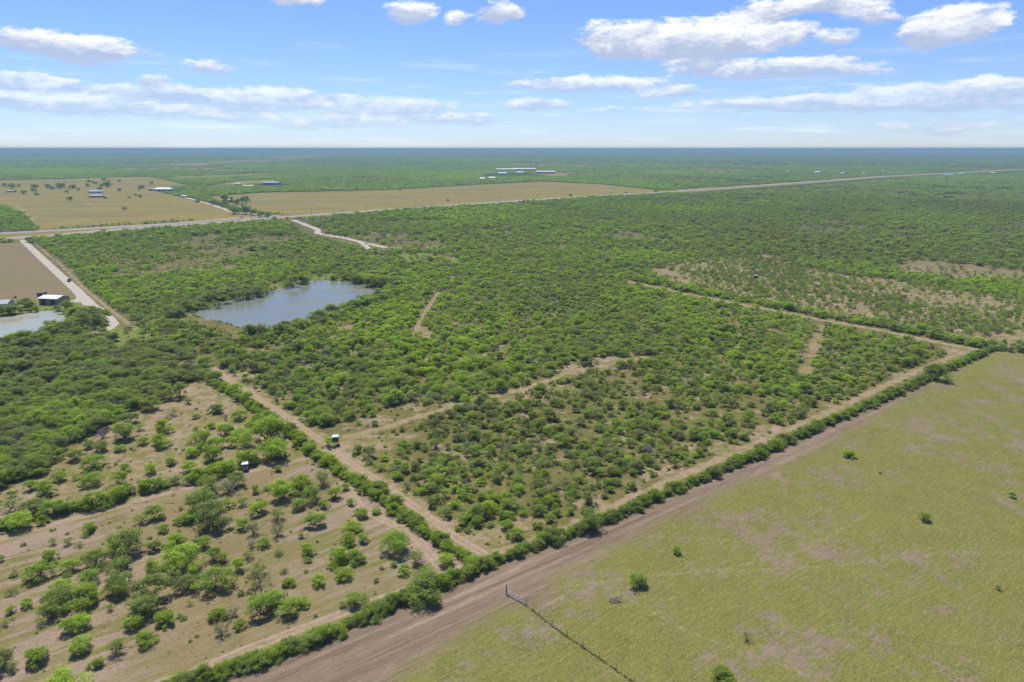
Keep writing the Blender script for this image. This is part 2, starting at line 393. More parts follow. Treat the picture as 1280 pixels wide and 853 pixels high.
# ------------------------------------------------------------------ ponds
def water_mat(name, c, rough, ripple):
    m, nt, out = new_mat(name)
    pos = nt.new('ShaderNodeNewGeometry').outputs['Position']
    n = nt.noise(nt.vec('MULTIPLY', pos, (.8, .5, 1)), 1.0, 3, .6); n2 = nt.noise(pos, .05, 3, .5)
    bp = nt.new('ShaderNodeBump'); bp.inputs['Strength'].default_value = ripple; bp.inputs['Distance'].default_value = .12; nt.l.new(n, bp.inputs['Height'])
    b = nt.new('ShaderNodeBsdfPrincipled'); nt.put(b.inputs['Base Color'], nt.mix(n2, tuple(x * .85 for x in c), tuple(x * 1.15 for x in c)))
    nt.put(b.inputs['Roughness'], nt.math('MULTIPLY_ADD', nt.ramp(nt.noise(nt.vec('MULTIPLY', pos, (.02, .06, 1)), 1.0, 3, .55), .4, .65), .22, rough)); b.inputs['IOR'].default_value = 1.33; b.inputs['Specular IOR Level'].default_value = .5
    nt.l.new(bp.outputs[0], b.inputs['Normal']); nt.l.new(b.outputs[0], out.inputs[0])
    return m
def smooth_poly(poly, it=2):
    p = poly
    for _ in range(it):
        q = np.roll(p, -1, 0); p = np.stack([.75 * p + .25 * q, .25 * p + .75 * q], 1).reshape(-1, 2)
    return p
def pond(name, poly, mat):
    p = smooth_poly(poly); c = p.mean(0); v = np.vstack([np.column_stack([c + (p - c) * 1.004, np.full(len(p), -.12)]), [[*c, -.12]]])
    me = bpy.data.meshes.new(name); me.from_pydata(v.tolist(), [], [list(range(len(p)))]); me.update()
    o = add(name, me, mat); o['kind'] = 'structure'; return o
pond('pond_water', POND1, water_mat('water_blue', (.14, .15, .12), .12, .5))
pond('pond_water', POND2, water_mat('water_silt', (.27, .27, .19), .06, .12))

# ------------------------------------------------------------------ highway
def strip(name, line, width, z, mat, off=0.0):
    l = np.asarray(line); t = np.gradient(l, axis=0); t /= np.linalg.norm(t, axis=1)[:, None]; nrm = np.stack([-t[:, 1], t[:, 0]], 1)
    a, b = l + nrm * (off + width / 2), l + nrm * (off - width / 2); n = len(l)
    v = np.column_stack([np.vstack([a, b]), np.full(2 * n, z)])
    f = np.array([[i, n + i, n + i + 1, i + 1] for i in range(n - 1)])[:, ::1]
    me = np_mesh(name, v, f); return me
def resample(line, step):
    line = np.asarray(line); d = np.r_[0, np.cumsum(np.hypot(*np.diff(line, axis=0).T))]; s = np.arange(0, d[-1], step)
    return np.stack([np.interp(s, d, line[:, 0]), np.interp(s, d, line[:, 1])], 1)
MAT_ASPH = simple('asphalt', (.20, .19, .175), .9, .2, var=.15, scale=.05)
MAT_SHOULDER = simple('caliche_shoulder', (.36, .32, .26), .95, .1, var=.2, scale=.08)
MAT_PAINT = simple('road_paint', (.75, .74, .68), .7, .3, var=.05)
for ln, w in ((HW_NEAR, 13.0), (HW_FAR, 11.0)):
    l = resample(ln, 30)
    hw = add('highway', strip('highway', l, w, .16, MAT_ASPH), MAT_ASPH); hw['kind'] = 'structure'
    for s in (-1, 1):
        o = add('road_shoulder', strip('shoulder', l, 3.6, .10, None, s * (w / 2 + .9)), MAT_SHOULDER, hw)
        o = add('edge_line', strip('edge_line', l, .3, .20, None, s * (w / 2 - .9)), MAT_PAINT, hw)
    o = add('centre_line', strip('centre_line', l, .3, .20, None, 0), MAT_PAINT, hw)

# ------------------------------------------------------------------ foliage
def leaf_mat(name, dull, mid, bright, trans=.35):
    m, nt, out = new_mat(name)
    at = nt.new('ShaderNodeAttribute', attribute_name='tint', attribute_type='INSTANCER')
    lr = nt.new('ShaderNodeAttribute', attribute_name='leaf')
    t = nt.math('MULTIPLY_ADD', nt.math('SUBTRACT', lr.outputs['Fac'], .5), .42, at.outputs['Fac'], clamp=True)
    cr = nt.new('ShaderNodeValToRGB'); e = cr.color_ramp.elements
    e[0].position = 0.0; e[0].color = c4(dull); e[1].position = 1.0; e[1].color = c4(bright); x = e.new(.5); x.color = c4(mid)
    nt.l.new(t, cr.inputs[0])
    k = nt.math('MULTIPLY_ADD', lr.outputs['Fac'], .5, .75)
    c = nt.vec('SCALE', cr.outputs[0], scale=k)
    d = nt.new('ShaderNodeBsdfDiffuse'); nt.l.new(c, d.inputs[0])
    tr = nt.new('ShaderNodeBsdfTranslucent'); nt.l.new(nt.vec('MULTIPLY', c, (1.15, 1.2, .7)), tr.inputs[0])
    mx = nt.new('ShaderNodeMixShader'); mx.inputs[0].default_value = trans
    nt.l.new(d.outputs[0], mx.inputs[1]); nt.l.new(tr.outputs[0], mx.inputs[2]); nt.l.new(mx.outputs[0], out.inputs[0])
    return m
MAT_LEAF = leaf_mat('mesquite_leaf', (.235, .26, .10), (.28, .385, .075), (.385, .515, .065), .56)
MAT_HEDGE = leaf_mat('hedge_leaf', (.235, .265, .11), (.225, .31, .058), (.335, .44, .055), .54)
MAT_GRASS = leaf_mat('grass_blade', (.25, .20, .10), (.21, .195, .05), (.17, .19, .04), .4)
MAT_BARK = simple('bark', (.115, .095, .078), .95, .1, var=.3, scale=3)
MAT_TWIG = simple('grey_twig', (.25, .22, .20), .95, .1, var=.25, scale=3)

def unit(n, g):
    v = g.normal(size=(n, 3)); return v / np.linalg.norm(v, axis=1)[:, None]
def cards(cen, nrm, size, g):
    """leaf faces: one rhombus of given size at each centre"""
    n = len(cen); nrm = nrm / np.maximum(np.linalg.norm(nrm, axis=1), 1e-6)[:, None]
    h = unit(n, g); t = np.cross(nrm, h); t /= np.maximum(np.linalg.norm(t, axis=1), 1e-6)[:, None]; b = np.cross(nrm, t)
    s = size[:, None]
    v = np.stack([cen + t * s, cen + b * s * .5, cen - t * s, cen - b * s * .5], 1).reshape(-1, 3)
    return v, np.arange(4 * n).reshape(-1, 4)
def tubes(paths, sides=5):
    V, F, o = [], [], 0
    for pts, rads in paths:
        pts = np.asarray(pts, float); k = len(pts)
        for i in range(k):
            t = pts[min(i + 1, k - 1)] - pts[max(i - 1, 0)]; t /= max(np.linalg.norm(t), 1e-6)
            a = np.cross(t, [.3, .9, .2]); a /= max(np.linalg.norm(a), 1e-6); b = np.cross(t, a)
            for s in range(sides):
                q = 2 * math.pi * s / sides; V.append(pts[i] + rads[i] * (math.cos(q) * a + math.sin(q) * b))
        for i in range(k - 1):
            for s in range(sides): F.append((o + i * sides + s, o + i * sides + (s + 1) % sides, o + (i + 1) * sides + (s + 1) % sides, o + (i + 1) * sides + s))
        o += k * sides
    return np.array(V), np.array(F)
def branch(p0, p1, r0, r1, g, n=4, wob=.03):
    t = np.linspace(0, 1, n)[:, None]; pts = np.asarray(p0) * (1 - t) + np.asarray(p1) * t
    pts[1:-1] += g.normal(size=(n - 2, 3)) * wob; pts[:, 2] += .05 * np.sin(t[:, 0] * math.pi)
    return pts, np.linspace(r0, r1, n)
def make_crown(kind, lod, seed):
    """returns leaf (v,f,rand) and wood (v,f); crown about 1 m across, scaled when placed"""
    g = np.random.default_rng(seed)
    K, NL, S = {0: (34, 110, .0205), 1: (18, 36, .043), 2: (10, 11, .105)}[lod]
    if kind == 'bush': K = int(K * 1.25)
    if kind == 'sparse': K, NL = int(K * .9), int(NL * .38)
    cs = []; lob = g.uniform(.55, 1.22, 6); ph = g.uniform(0, 6.28)
    for i in range(K):
        th = g.uniform(0, 2 * math.pi); r = math.sqrt(g.random()) * .40 * lob[int(th / 6.2832 * 6) % 6]
        dome = math.sqrt(max(0, 1 - (r / .47) ** 2))
        if kind == 'bush': z = .08 + g.random() ** .7 * .42 * dome
        else: z = (.13 if seed % 2 else .19) + (.36 * dome - .03) * g.random() ** .55
        cs.append((r * math.cos(th), r * math.sin(th), z))
    cs = np.array(cs); rad_ = g.uniform(.085, .16, K) * (1.0 if lod < 2 else 1.25)
    if kind == 'sparse': rad_ *= 1.15
    C, N, S_ = [], [], []
    for c, r in zip(cs, rad_):
        d = unit(NL, g); d[:, 2] = np.where(d[:, 2] < -.35, -d[:, 2], d[:, 2])
        rr = r * np.where(g.random(NL) < .12, g.uniform(1.0, 1.4, NL), g.uniform(.5 if kind != 'sparse' else .2, 1.08, NL))
        C.append(c + d * rr[:, None] * [1, 1, .72]); N.append(d * .62 + [0, 0, .75 if lod < 2 else .3] + unit(NL, g) * .6); S_.append(S * g.uniform(.6, 1.35, NL))
    C, N, S_ = np.vstack(C), np.vstack(N), np.concatenate(S_)
    C[:, 2] = np.maximum(C[:, 2], .015)
    lv, lf = cards(C, N, S_, g)
    lr = np.repeat(g.random(len(C)) * .6 + np.repeat(g.random(K), NL) * .4, 4)
    paths = []
    ns = g.integers(3, 6) if lod == 0 else 2
    if lod < 2:
        for s in range(ns):
            a = 2 * math.pi * s / ns + g.uniform(-.4, .4); e = np.array([.15 * math.cos(a), .15 * math.sin(a), .22])
            paths.append(branch((.02 * math.cos(a), .02 * math.sin(a), -.02), e, .02, .013, g, 4, .012))
            order = np.argsort(np.linalg.norm(cs - e, axis=1))[:(7 if lod == 0 else 3)]
            for k in order: paths.append(branch(e, cs[k] + [0, 0, .02], .010, .0035, g, 4, .02))
        wv, wf = tubes(paths, 5 if lod == 0 else 3)
    else: wv, wf = None, None
    return (lv, lf, lr), (wv, wf)
def make_bare(seed, leafy=0):
    g = np.random.default_rng(seed); paths = []; tips = []
    for s in range(g.integers(7, 11)):
        a = g.uniform(0, 6.28); sp = g.uniform(.12, .46); e = np.array([sp * math.cos(a), sp * math.sin(a), g.uniform(.30, .62)])
        paths.append(branch((0, 0, -.02), e, .017, .006, g, 5, .02))
        for q in range(7):
            t = g.uniform(.35, 1); b0 = e * t; b1 = b0 + unit(1, g)[0] * [.17, .17, .12] + [0, 0, .08]
            paths.append(branch(b0, b1, .0075, .0035, g, 3, .012)); tips.append(b1)
            for w in range(4):
                b2 = b0 * .4 + b1 * .6 + unit(1, g)[0] * [.11, .11, .08] + [0, 0, .05]; paths.append(branch(b1 * .7 + b0 * .3, b2, .0042, .002, g, 3, .006)); tips.append(b2)
    wv, wf = tubes(paths, 3)
    tips = np.array(tips); C = np.repeat(tips, max(leafy, 1), 0); C = C + g.normal(size=C.shape) * .035
    lv, lf = cards(C, unit(len(C), g) + [0, 0, .5], .02 * g.uniform(.7, 1.4, len(C)), g)
    return (lv, lf, np.repeat(g.random(len(C)), 4)), (wv, wf)

def leaf_mesh(nm, L, mat):
    me = np_mesh(nm, L[0], L[1]); me.materials.append(mat); set_attr(me, 'leaf', 'FLOAT', 'POINT', L[2]); return me
def wood_mesh(nm, W, mat):
    me = np_mesh(nm, W[0], W[1], True); me.materials.append(mat); return me
def joined(nm, L, W, lm, wm):
    if W[0] is None: return leaf_mesh(nm, L, lm)
    n = len(L[0]); v = np.vstack([L[0], W[0]]); f = np.vstack([L[1], W[1] + n])
    me = np_mesh(nm, v, f); me.materials.append(lm); me.materials.append(wm)
    set_attr(me, 'leaf', 'FLOAT', 'POINT', np.r_[L[2], np.full(len(W[0]), .5)])
    me.polygons.foreach_set('material_index', np.r_[np.zeros(len(L[1]), np.int32), np.ones(len(W[1]), np.int32)].astype(np.int32)); return me

PROTO = {}                                   # kind -> list of (crown mesh, wood mesh)
proto_col = bpy.data.collections.new('plant_shapes')        # source shapes for the brush, never linked to the scene
PIDX = {}
def register(key, me):
    o = bpy.data.objects.new('p%03d_%s' % (sum(len(v) for v in PIDX.values()), key), me); proto_col.objects.link(o)
    PIDX.setdefault(key, []).append(sum(len(v) for v in PIDX.values()))
def build_proto():
    spec = [('mesquite', 7, MAT_LEAF, MAT_BARK), ('bush', 6, MAT_HEDGE, MAT_BARK), ('sparse', 4, MAT_LEAF, MAT_TWIG)]
    s = 100
    for k, n, lm, wm in spec:
        for i in range(n):
            s += 1; L, W = make_crown(k, 0, s)
            PROTO.setdefault(k, []).append((leaf_mesh(k + '_crown', L, lm), wood_mesh(k + '_trunk', W, wm)))
            register(k, joined(k, L, W, lm, wm))
        for i in range(max(3, n - 2)):
            s += 1; L, W = make_crown(k, 1, s); register(k + '1', joined(k, L, W, lm, wm))
    for i in range(4):
        s += 1; L, W = make_bare(s, 0 if i < 2 else 2)
        PROTO.setdefault('bare', []).append((leaf_mesh('bare_crown', L, MAT_LEAF) if i >= 2 else None, wood_mesh('bare_trunk', W, MAT_TWIG)))
        register('bare', joined('bare', L, W, MAT_LEAF, MAT_TWIG) if i >= 2 else wood_mesh('bare', W, MAT_TWIG))
    for i in range(5):                        # thicket: several far trees
        g = np.random.default_rng(900 + i); V, F, Lr, o = [], [], [], 0
        for q in range(7):
            (v, f, l), _ = make_crown('bush' if q % 3 == 0 else 'mesquite', 2, 950 + i * 10 + q)
            d = g.uniform(.34, .52); a = g.uniform(0, 6.28); r = math.sqrt(g.random()) * .38
            V.append(v * d + [r * math.cos(a), r * math.sin(a), 0]); F.append(f + o); Lr.append(l * .5 + g.random() * .5); o += len(v)
        register('thicket', leaf_mesh('thicket', (np.vstack(V), np.vstack(F), np.concatenate(Lr)), MAT_LEAF))
    for i in range(4):                        # a stand of woodland seen from kilometres away
        g = np.random.default_rng(980 + i); n = 50
        cen = np.column_stack([g.uniform(-.5, .5, n), g.uniform(-.5, .5, n), np.zeros(n)]); C, N, S_ = [], [], []
        for c in cen:
            d = unit(7, g); d[:, 2] = np.abs(d[:, 2]); C.append(c + d * [.055, .055, .75] + [0, 0, .15]); N.append((d * .7 + unit(7, g) * .8) * [1, 1, .35]); S_.append(g.uniform(.04, .075, 7))
        C, N, S_ = np.vstack(C), np.vstack(N), np.concatenate(S_)
        v, f = cards(C, N, S_, g)
        zc = np.repeat(C[:, 2], 4); v[:, 2] = zc + (v[:, 2] - zc) * 6
        register('stand', leaf_mesh('stand', (v, f, np.repeat(np.repeat(g.random(n), 7), 4)), MAT_LEAF))
    for i in range(4):                        # grass tufts, a patch of them
        g = np.random.default_rng(700 + i); n = 90; c = np.column_stack([g.uniform(-.5, .5, n), g.uniform(-.5, .5, n), np.full(n, .02)])
        c = np.repeat(c, 3, 0) + g.normal(size=(n * 3, 3)) * [.006, .006, .01]
        v, f = cards(c, unit(len(c), g) * .6 + [0, 0, .8], g.uniform(.006, .017, len(c)), g); v[:, 2] = np.maximum(v[:, 2], .003)
        register('tuft', leaf_mesh('tuft', (v, f, np.repeat(g.random(len(c)), 4)), MAT_GRASS))
build_proto()
order = sorted(o.name for o in proto_col.objects)

def scatter_group():
    ng = bpy.data.node_groups.new('plant_scatter', 'GeometryNodeTree')
    ng.interface.new_socket('Geometry', in_out='INPUT', socket_type='NodeSocketGeometry'); ng.interface.new_socket('Geometry', in_out='OUTPUT', socket_type='NodeSocketGeometry')
    n, l = ng.nodes, ng.links
    gi, go = n.new('NodeGroupInput'), n.new('NodeGroupOutput')
    ci = n.new('GeometryNodeCollectionInfo'); ci.inputs['Collection'].default_value = proto_col
    ci.inputs['Separate Children'].default_value = True; ci.inputs['Reset Children'].default_value = True
    def attr(nm, t):
        a = n.new('GeometryNodeInputNamedAttribute'); a.data_type = t; a.inputs['Name'].default_value = nm; return a.outputs['Attribute']
    ip = n.new('GeometryNodeInstanceOnPoints'); ip.inputs['Pick Instance'].default_value = True
    l.new(gi.outputs[0], ip.inputs['Points']); l.new(ci.outputs[0], ip.inputs['Instance'])
    l.new(attr('idx', 'INT'), ip.inputs['Instance Index']); l.new(attr('scl', 'FLOAT_VECTOR'), ip.inputs['Scale'])
    cx = n.new('ShaderNodeCombineXYZ'); l.new(attr('rot', 'FLOAT'), cx.inputs[2]); l.new(cx.outputs[0], ip.inputs['Rotation'])
    l.new(ip.outputs[0], go.inputs[0])
    return ng
NG = scatter_group()
def scatter(name, pts, idx, rot, scl, tint, label, category):
    me = bpy.data.meshes.new(name); n = len(pts)
    me.vertices.add(n); me.vertices.foreach_set('co', np.column_stack([pts, np.zeros(n)]).astype(np.float32).ravel())
    set_attr(me, 'idx', 'INT', 'POINT', idx); set_attr(me, 'rot', 'FLOAT', 'POINT', rot); set_attr(me, 'scl', 'FLOAT_VECTOR', 'POINT', scl); set_attr(me, 'tint', 'FLOAT', 'POINT', tint)
    me.update()
    o = add(name, me); tag(o, label, category, kind='stuff')
    md = o.modifiers.new('plants', 'NODES'); md.node_group = NG
    return o
def pick(key, n): return rng.choice(np.array(PIDX[key]), n)

# ------------------------------------------------------------------ plants placed one by one
TREES = []          # dict(kind, x, y, w, h, tint, zone)
def px_tree(u, v, wpx, kind='mesquite', tint=.5, zone='', hk=1.0):
    x, y = ground_pt(u, v); w = wpx * depth_at(v) / FPX
    TREES.append(dict(kind=kind, x=x, y=y, w=w, h=w * hk, tint=tint, zone=zone))
SW = [  # x, base y, width (px), code   m mesquite  o dull mesquite  b bright  s sparse  d bare
    (112,665,20,'b'),(194,648,24,'m'),(203,649,10,'m'),(177,655,20,'s'),(205,664,14,'m'),(160,693,46,'o'),(146,690,26,'m'),(192,688,18,'o'),(67,681,14,'s'),(85,681,16,'s'),
    (99,683,10,'s'),(63,703,22,'b'),(50,722,34,'m'),(21,720,14,'s'),(89,714,22,'m'),(120,708,30,'o'),(113,730,30,'m'),(150,715,30,'o'),(150,737,34,'o'),(2,702,9,'m'),(84,724,12,'s'),
    (77,740,26,'b'),(75,757,40,'o'),(64,773,34,'o'),(108,755,36,'b'),(102,785,32,'B'),(86,789,24,'m'),(101,814,30,'b'),(35,758,18,'b'),(14,766,14,'m'),(6,783,12,'s'),(46,828,30,'b'),
    (4,834,30,'o'),(122,833,20,'b'),(147,816,28,'s'),(183,804,24,'b'),(166,784,24,'m'),(180,768,36,'o'),(208,779,22,'b'),(192,750,44,'o'),(148,744,34,'o'),(138,763,14,'s'),(15,742,14,'s'),
    (190,714,20,'b'),(213,692,24,'b'),(220,681,22,'b'),(231,708,44,'b'),(255,684,24,'m'),(225,654,14,'m'),(227,637,10,'s'),(253,638,40,'o'),(266,656,48,'o'),(240,652,24,'m'),(284,635,16,'b'),
    (263,616,30,'o'),(298,607,28,'o'),(287,616,24,'d'),(320,616,14,'m'),(303,632,16,'s'),(323,642,24,'b'),(304,661,20,'m'),(318,668,18,'d'),(347,649,22,'s'),(354,623,36,'b'),(375,613,30,'b'),
    (373,636,20,'m'),(393,657,26,'m'),(403,606,28,'s'),(418,623,20,'m'),(390,625,26,'o'),(330,683,16,'m'),(347,670,20,'d'),(315,685,16,'d'),(280,703,22,'s'),(268,701,26,'o'),(298,713,20,'b'),
    (348,693,14,'s'),(384,691,17,'b'),(383,702,10,'s'),(377,672,12,'s'),(310,698,16,'s'),(323,719,30,'s'),(356,716,8,'d'),(334,613,10,'m'),(348,589,12,'m'),(218,720,30,'m'),(234,737,26,'o'),
    (270,735,36,'m'),(324,733,32,'s'),(361,731,15,'b'),(399,731,19,'b'),(272,772,22,'b'),(291,771,18,'d'),(278,794,20,'d'),(300,784,18,'m'),(327,768,34,'m'),(342,754,24,'m'),(362,768,30,'m'),
    (378,757,18,'b'),(439,631,12,'m'),(452,646,18,'m'),(441,663,20,'b'),(436,679,22,'b'),(454,677,20,'m'),(423,702,26,'b'),(442,702,24,'b'),(430,722,23,'b'),(496,690,38,'m'),(520,704,28,'s'),
    (505,717,18,'b'),(492,708,10,'m'),(557,705,24,'b'),(445,756,24,'m'),(405,634,14,'m'),(470,642,12,'m'),(432,612,14,'m')]
W_ = [(205,540,24,'b'),(202,558,26,'b'),(180,555,16,'m'),(156,548,28,'o'),(150,564,14,'m'),(127,564,20,'o'),(117,585,28,'m'),(114,605,26,'m'),(156,589,14,'m'),(151,606,22,'m'),(189,592,20,'b'),
    (214,581,16,'m'),(238,589,18,'b'),(240,570,18,'b'),(265,575,30,'b'),(252,557,34,'m'),(282,544,28,'b'),(289,558,20,'b'),(335,551,45,'b'),(343,575,40,'b'),(308,582,28,'b'),(299,524,18,'m'),
    (263,536,13,'b'),(245,523,10,'m'),(282,526,10,'d'),(245,538,8,'m'),(224,497,26,'o'),(272,516,22,'o'),(119,523,14,'b'),(135,528,16,'b'),(85,534,26,'m'),(75,601,20,'m'),(129,548,18,'d'),
    (15,621,14,'m'),(15,636,24,'s'),(58,617,26,'m'),(40,612,16,'m'),(160,530,24,'o'),(190,512,26,'o'),(205,500,24,'o'),(175,538,14,'s'),(112,560,18,'o'),(95,575,22,'o'),(215,520,16,'s'),
    (320,535,26,'b'),(300,548,24,'b'),(270,560,22,'b'),(95,600,12,'s'),(50,595,16,'m'),(235,505,16,'s')]
LANE = [(24,660,36,'b'),(8,662,20,'m'),(45,642,28,'o'),(64,645,30,'m'),(80,640,24,'m'),(54,655,16,'b'),(104,636,22,'m'),(120,634,30,'b'),(138,628,22,'b'),(148,625,28,'b'),(167,619,11,'d'),(184,614,26,'b'),
    (198,611,20,'m'),(219,606,20,'s'),(208,608,14,'m'),(238,604,18,'m'),(250,601,26,'b'),(263,597,22,'b'),(273,594,28,'b'),(288,590,22,'b')]
CODE = {'m': ('mesquite', .5), 'o': ('mesquite', .17), 'b': ('mesquite', .74), 'B': ('mesquite', 1.0), 's': ('sparse', .25), 'd': ('bare', .2)}
def put_list(lst, zone):
    for u, v, w, c in lst:
        k, t = CODE[c]
        if c in 'bB' and random.random() < .45: k = 'bush'
        px_tree(u, v, w * random.uniform(1.12, 1.32), k, min(1, max(0, t + random.uniform(-.1, .1))), zone, random.uniform(.85, 1.1) if k != 'bush' else random.uniform(.85, 1.1))
W_ += [(411, 558, 17, 'b')]
put_list(SW, 'furrow'); put_list(W_, 'glade'); put_list(LANE, 'lane')
# trees that stand out of the long hedge
for u, v, w, t, hk in ((530, 744, 62, .32, .85), (236, 858, 32, .12, 1.1), (738, 660, 40, .30, 1.15), (692, 676, 34, .28, .95), (1168, 474, 34, .2, 1.1), (505, 752, 30, .3, .9), (1010, 541, 16, .25, 1.3),
                       (976, 552, 18, .1, 1.1), (950, 566, 20, .15, 1.1), (795, 634, 20, .4, 1), (966, 560, 20, .5, 1), (1112, 492, 18, .3, 1)):
    px_tree(u, v, w, 'bush' if t != .12 else 'mesquite', t, 'hedgetree', hk)
LONE = [(797, 733, 30, 'bush', .45, .95, 'rounded grey-green bush standing beside the dead branch pile in the meadow'),
        (846, 692, 14, 'mesquite', .5, 1.3, 'slim upright green bush in the meadow near the bare dirt strip'),
        (1061, 571, 18, 'bush', .95, .9, 'bright yellow-green low bush in the upper meadow'),
        (1155, 651, 19, 'mesquite', .35, 1.15, 'small round-crowned tree on a thin trunk above a bare patch in the meadow'),
        (1264, 622, 11, 'mesquite', .35, 1.2, 'tiny dark tree alone far out in the yellow meadow'),
        (1247, 737, 13, 'sparse', .2, .8, 'low dark scraggly bush out in the patchy meadow'),
        (933, 800, 15, 'sparse', .3, 1.5, 'thin upright sapling casting a dark shadow in the patchy meadow'),
        (903, 851, 34, 'bush', .6, 1.0, 'dense green bush standing below the thin sapling in the meadow'),
        (1100, 592, 5, 'bush', .1, .8, 'very small dark weed clump in the upper meadow')]

# ------------------------------------------------------------------ random brush
def jitter_pts(spacing, rmin, rmax, azmax=R(44)):
    n = int(rmax / spacing) + 2
    out = []
    xs = np.arange(-int(rmax * math.sin(azmax) / spacing) - 1, int(rmax * math.sin(azmax) / spacing) + 2) * spacing
    ys = np.arange(max(0, int(rmin * math.cos(azmax) / spacing) - 1), n) * spacing
    X, Y = np.meshgrid(xs, ys); p = np.stack([X.ravel(), Y.ravel()], 1) + rng.uniform(-.48, .48, (X.size, 2)) * spacing
    r = np.hypot(p[:, 0], p[:, 1]); a = np.abs(np.arctan2(p[:, 0], p[:, 1]))
    return p[(r >= rmin) & (r < rmax) & (a < azmax + 12 / np.maximum(r, 1))]
def vnoise(p, scale, seed):
    g = np.random.default_rng(seed); T = g.random((256, 256)); q = p / scale + 1000.3
    i = np.floor(q).astype(int); f = q - i; f = f * f * (3 - 2 * f)
    def t(a, b): return T[a % 256, b % 256]
    x, y = i[:, 0], i[:, 1]
    return (t(x, y) * (1 - f[:, 0]) + t(x + 1, y) * f[:, 0]) * (1 - f[:, 1]) + (t(x, y + 1) * (1 - f[:, 0]) + t(x + 1, y + 1) * f[:, 0]) * f[:, 1]
BUILDINGS_KEEP = []
def brush_density(p, margin=1.0):
    r = np.hypot(p[:, 0], p[:, 1]); d = np.full(len(p), .93)
    near = r < 1500
    U, V, _ = project(p[:, 0], p[:, 1])
    n1, n2 = vnoise(p, 26, 1), vnoise(p, 9, 2)
    gap = np.clip((.42 - (.6 * n1 + .4 * n2)) * 7, 0, 1)
    mid = np.clip((V - 330) / 120, 0, 1) * (1 - .0 * r)
    d -= gap * .75 * mid
    d -= np.where(r > 560, np.clip((.40 - .6 * vnoise(p, 75, 31) - .4 * vnoise(p, 22, 32)) * 6, 0, .8), 0)
    d *= 1 - field(p)
    d = np.where(seg_dist(p + [0, 13], GRAVEL_G[4][0]) < 13, 0, d); d = np.where(seg_dist(p, gl([(238, 399), (262, 405), (300, 416)])) < 8, 0, d)
    d = np.where(poly_sd(p, P_CHAP) > 0, np.clip(.56 + (vnoise(p, 30, 5) - .5) * 1.4, .1, .9), d)
    d = np.where(poly_sd(p, P_CHAP2) > 0, .2, d)
    d = np.where(poly_sd(p, P_MEADOW) > -4, 0, d)
    inframe = (U > -12) & (V < 870)
    d = np.where(poly_sd(p, P_OPEN_SW) > -2, np.where(inframe, 0, .14), d)
    d = np.where(poly_sd(p, P_OPEN_W) > -1, np.where(inframe, 0, .14), d)
    for ln, w in TRACK_G: d = np.where(seg_dist(p, ln) < w * 1.15 + 1.2 * margin, 0, d)
    for ln, w in GRAVEL_G: d = np.where(seg_dist(p, ln) < w + 2.2 * margin, 0, d)
    d = np.where(seg_dist(p + [0, 6.5], TRACK_G[5][0]) < 5.5, 0, d)
    for q in (POND1, POND2): d = np.where(poly_sd(p, q) > -2.0 * margin, 0, d)
    for q in P_TAN[:5]: d = np.where(poly_sd(p, q) > -2, 0, d)
    for q in P_TAN[5:]: d = np.where(poly_sd(p, q) > -2, .1, d)
    for q, k in far_fields: d = np.where(poly_sd(p, q) > 0, .08 if k < .6 else .45, d)
    for q in (P_BROWN, P_YARD): d = np.where(poly_sd(p, q) > -2, 0, d)
    for q in GREENS: d = np.where(poly_sd(p, q) > 0, .12, d)
    d = np.where(poly_sd(p, P_VERGE) > 0, 0, d)
    d = np.where((seg_dist(p, HW_NEAR) < 26) | ((r > 1500) & (seg_dist(p + [0, 55], HW_NEAR) < 60)), 0, d); d = np.where(seg_dist(p, HW_FAR) < 16, 0, d)
    d = np.where(poly_sd(p, P_TRI) > 0, .95, d)
    for x, y, rr in BUILDINGS_KEEP: d = np.where(np.hypot(p[:, 0] - x, p[:, 1] - y) < rr, 0, d)
    return d
def g_keep(u, v, rr):
    x, y = ground_pt(u, v); BUILDINGS_KEEP.append((x, y, rr)); return x, y
for u, v, rr in ((121, 246, 30), (205, 240, 45), (297, 231, 30), (312, 234, 28), (340, 232, 45), (655, 219, 150), (620, 221, 60), (695, 220, 60), (285, 254, 25), (230, 250, 15),
                 (460, 306, 9), (470, 308, 9), (497, 314, 4.5), (944, 348, 5)): g_keep(u, v, rr)
P_WOOD_W = gl([(-80, 440), (120, 425), (230, 430), (250, 470), (200, 497), (110, 548), (60, 590), (-80, 640)])
P_CORE = gl([(400, 560), (600, 690), (1220, 436), (1020, 402), (800, 447), (660, 486)])
near = jitter_pts(3.05, 75, 620)
near = near[rng.random(len(near)) < brush_density(near)]
U, V, D = project(near[:, 0], near[:, 1])
wood = poly_sd(near, P_WOOD_W) > 0; core = poly_sd(near, P_CORE) > 0; chap = (poly_sd(near, P_CHAP) > 0) | (poly_sd(near, P_CHAP2) > 0)
bank = np.abs(np.maximum(poly_sd(near, POND1), poly_sd(near, POND2))) < 12
wn = np.where(wood, rng.uniform(5.0, 8.6, len(near)), np.clip(rng.lognormal(1.48, .30, len(near)), 2.0, 8.5)) * np.where(core, .80, 1)
wn = np.where(chap, rng.uniform(1.8, 4.8, len(near)), wn); wn = np.where(bank & (rng.random(len(near)) < .6), rng.uniform(6.5, 10.5, len(near)), wn)
tn = .52 + (vnoise(near, 60, 7) - .5) * .6 + rng.normal(0, .22, len(near))
tn = np.where(wood, tn - .30, tn); tn = np.where(core, tn - .08, tn); tn = np.where(bank, tn - .25, tn); tn = np.where(chap, tn - .15, tn)
kr = rng.random(len(near))
kind_n = np.where(kr < .57, 0, np.where(kr < .73, 1, np.where(kr < .925, 2, 3)))
kind_n = np.where(core & (kr > .84), np.where(kr > .94, 3, 2), kind_n)
kind_n = np.where(chap & (kr < .5), 1, kind_n)
KN = ['mesquite', 'bush', 'sparse', 'bare']

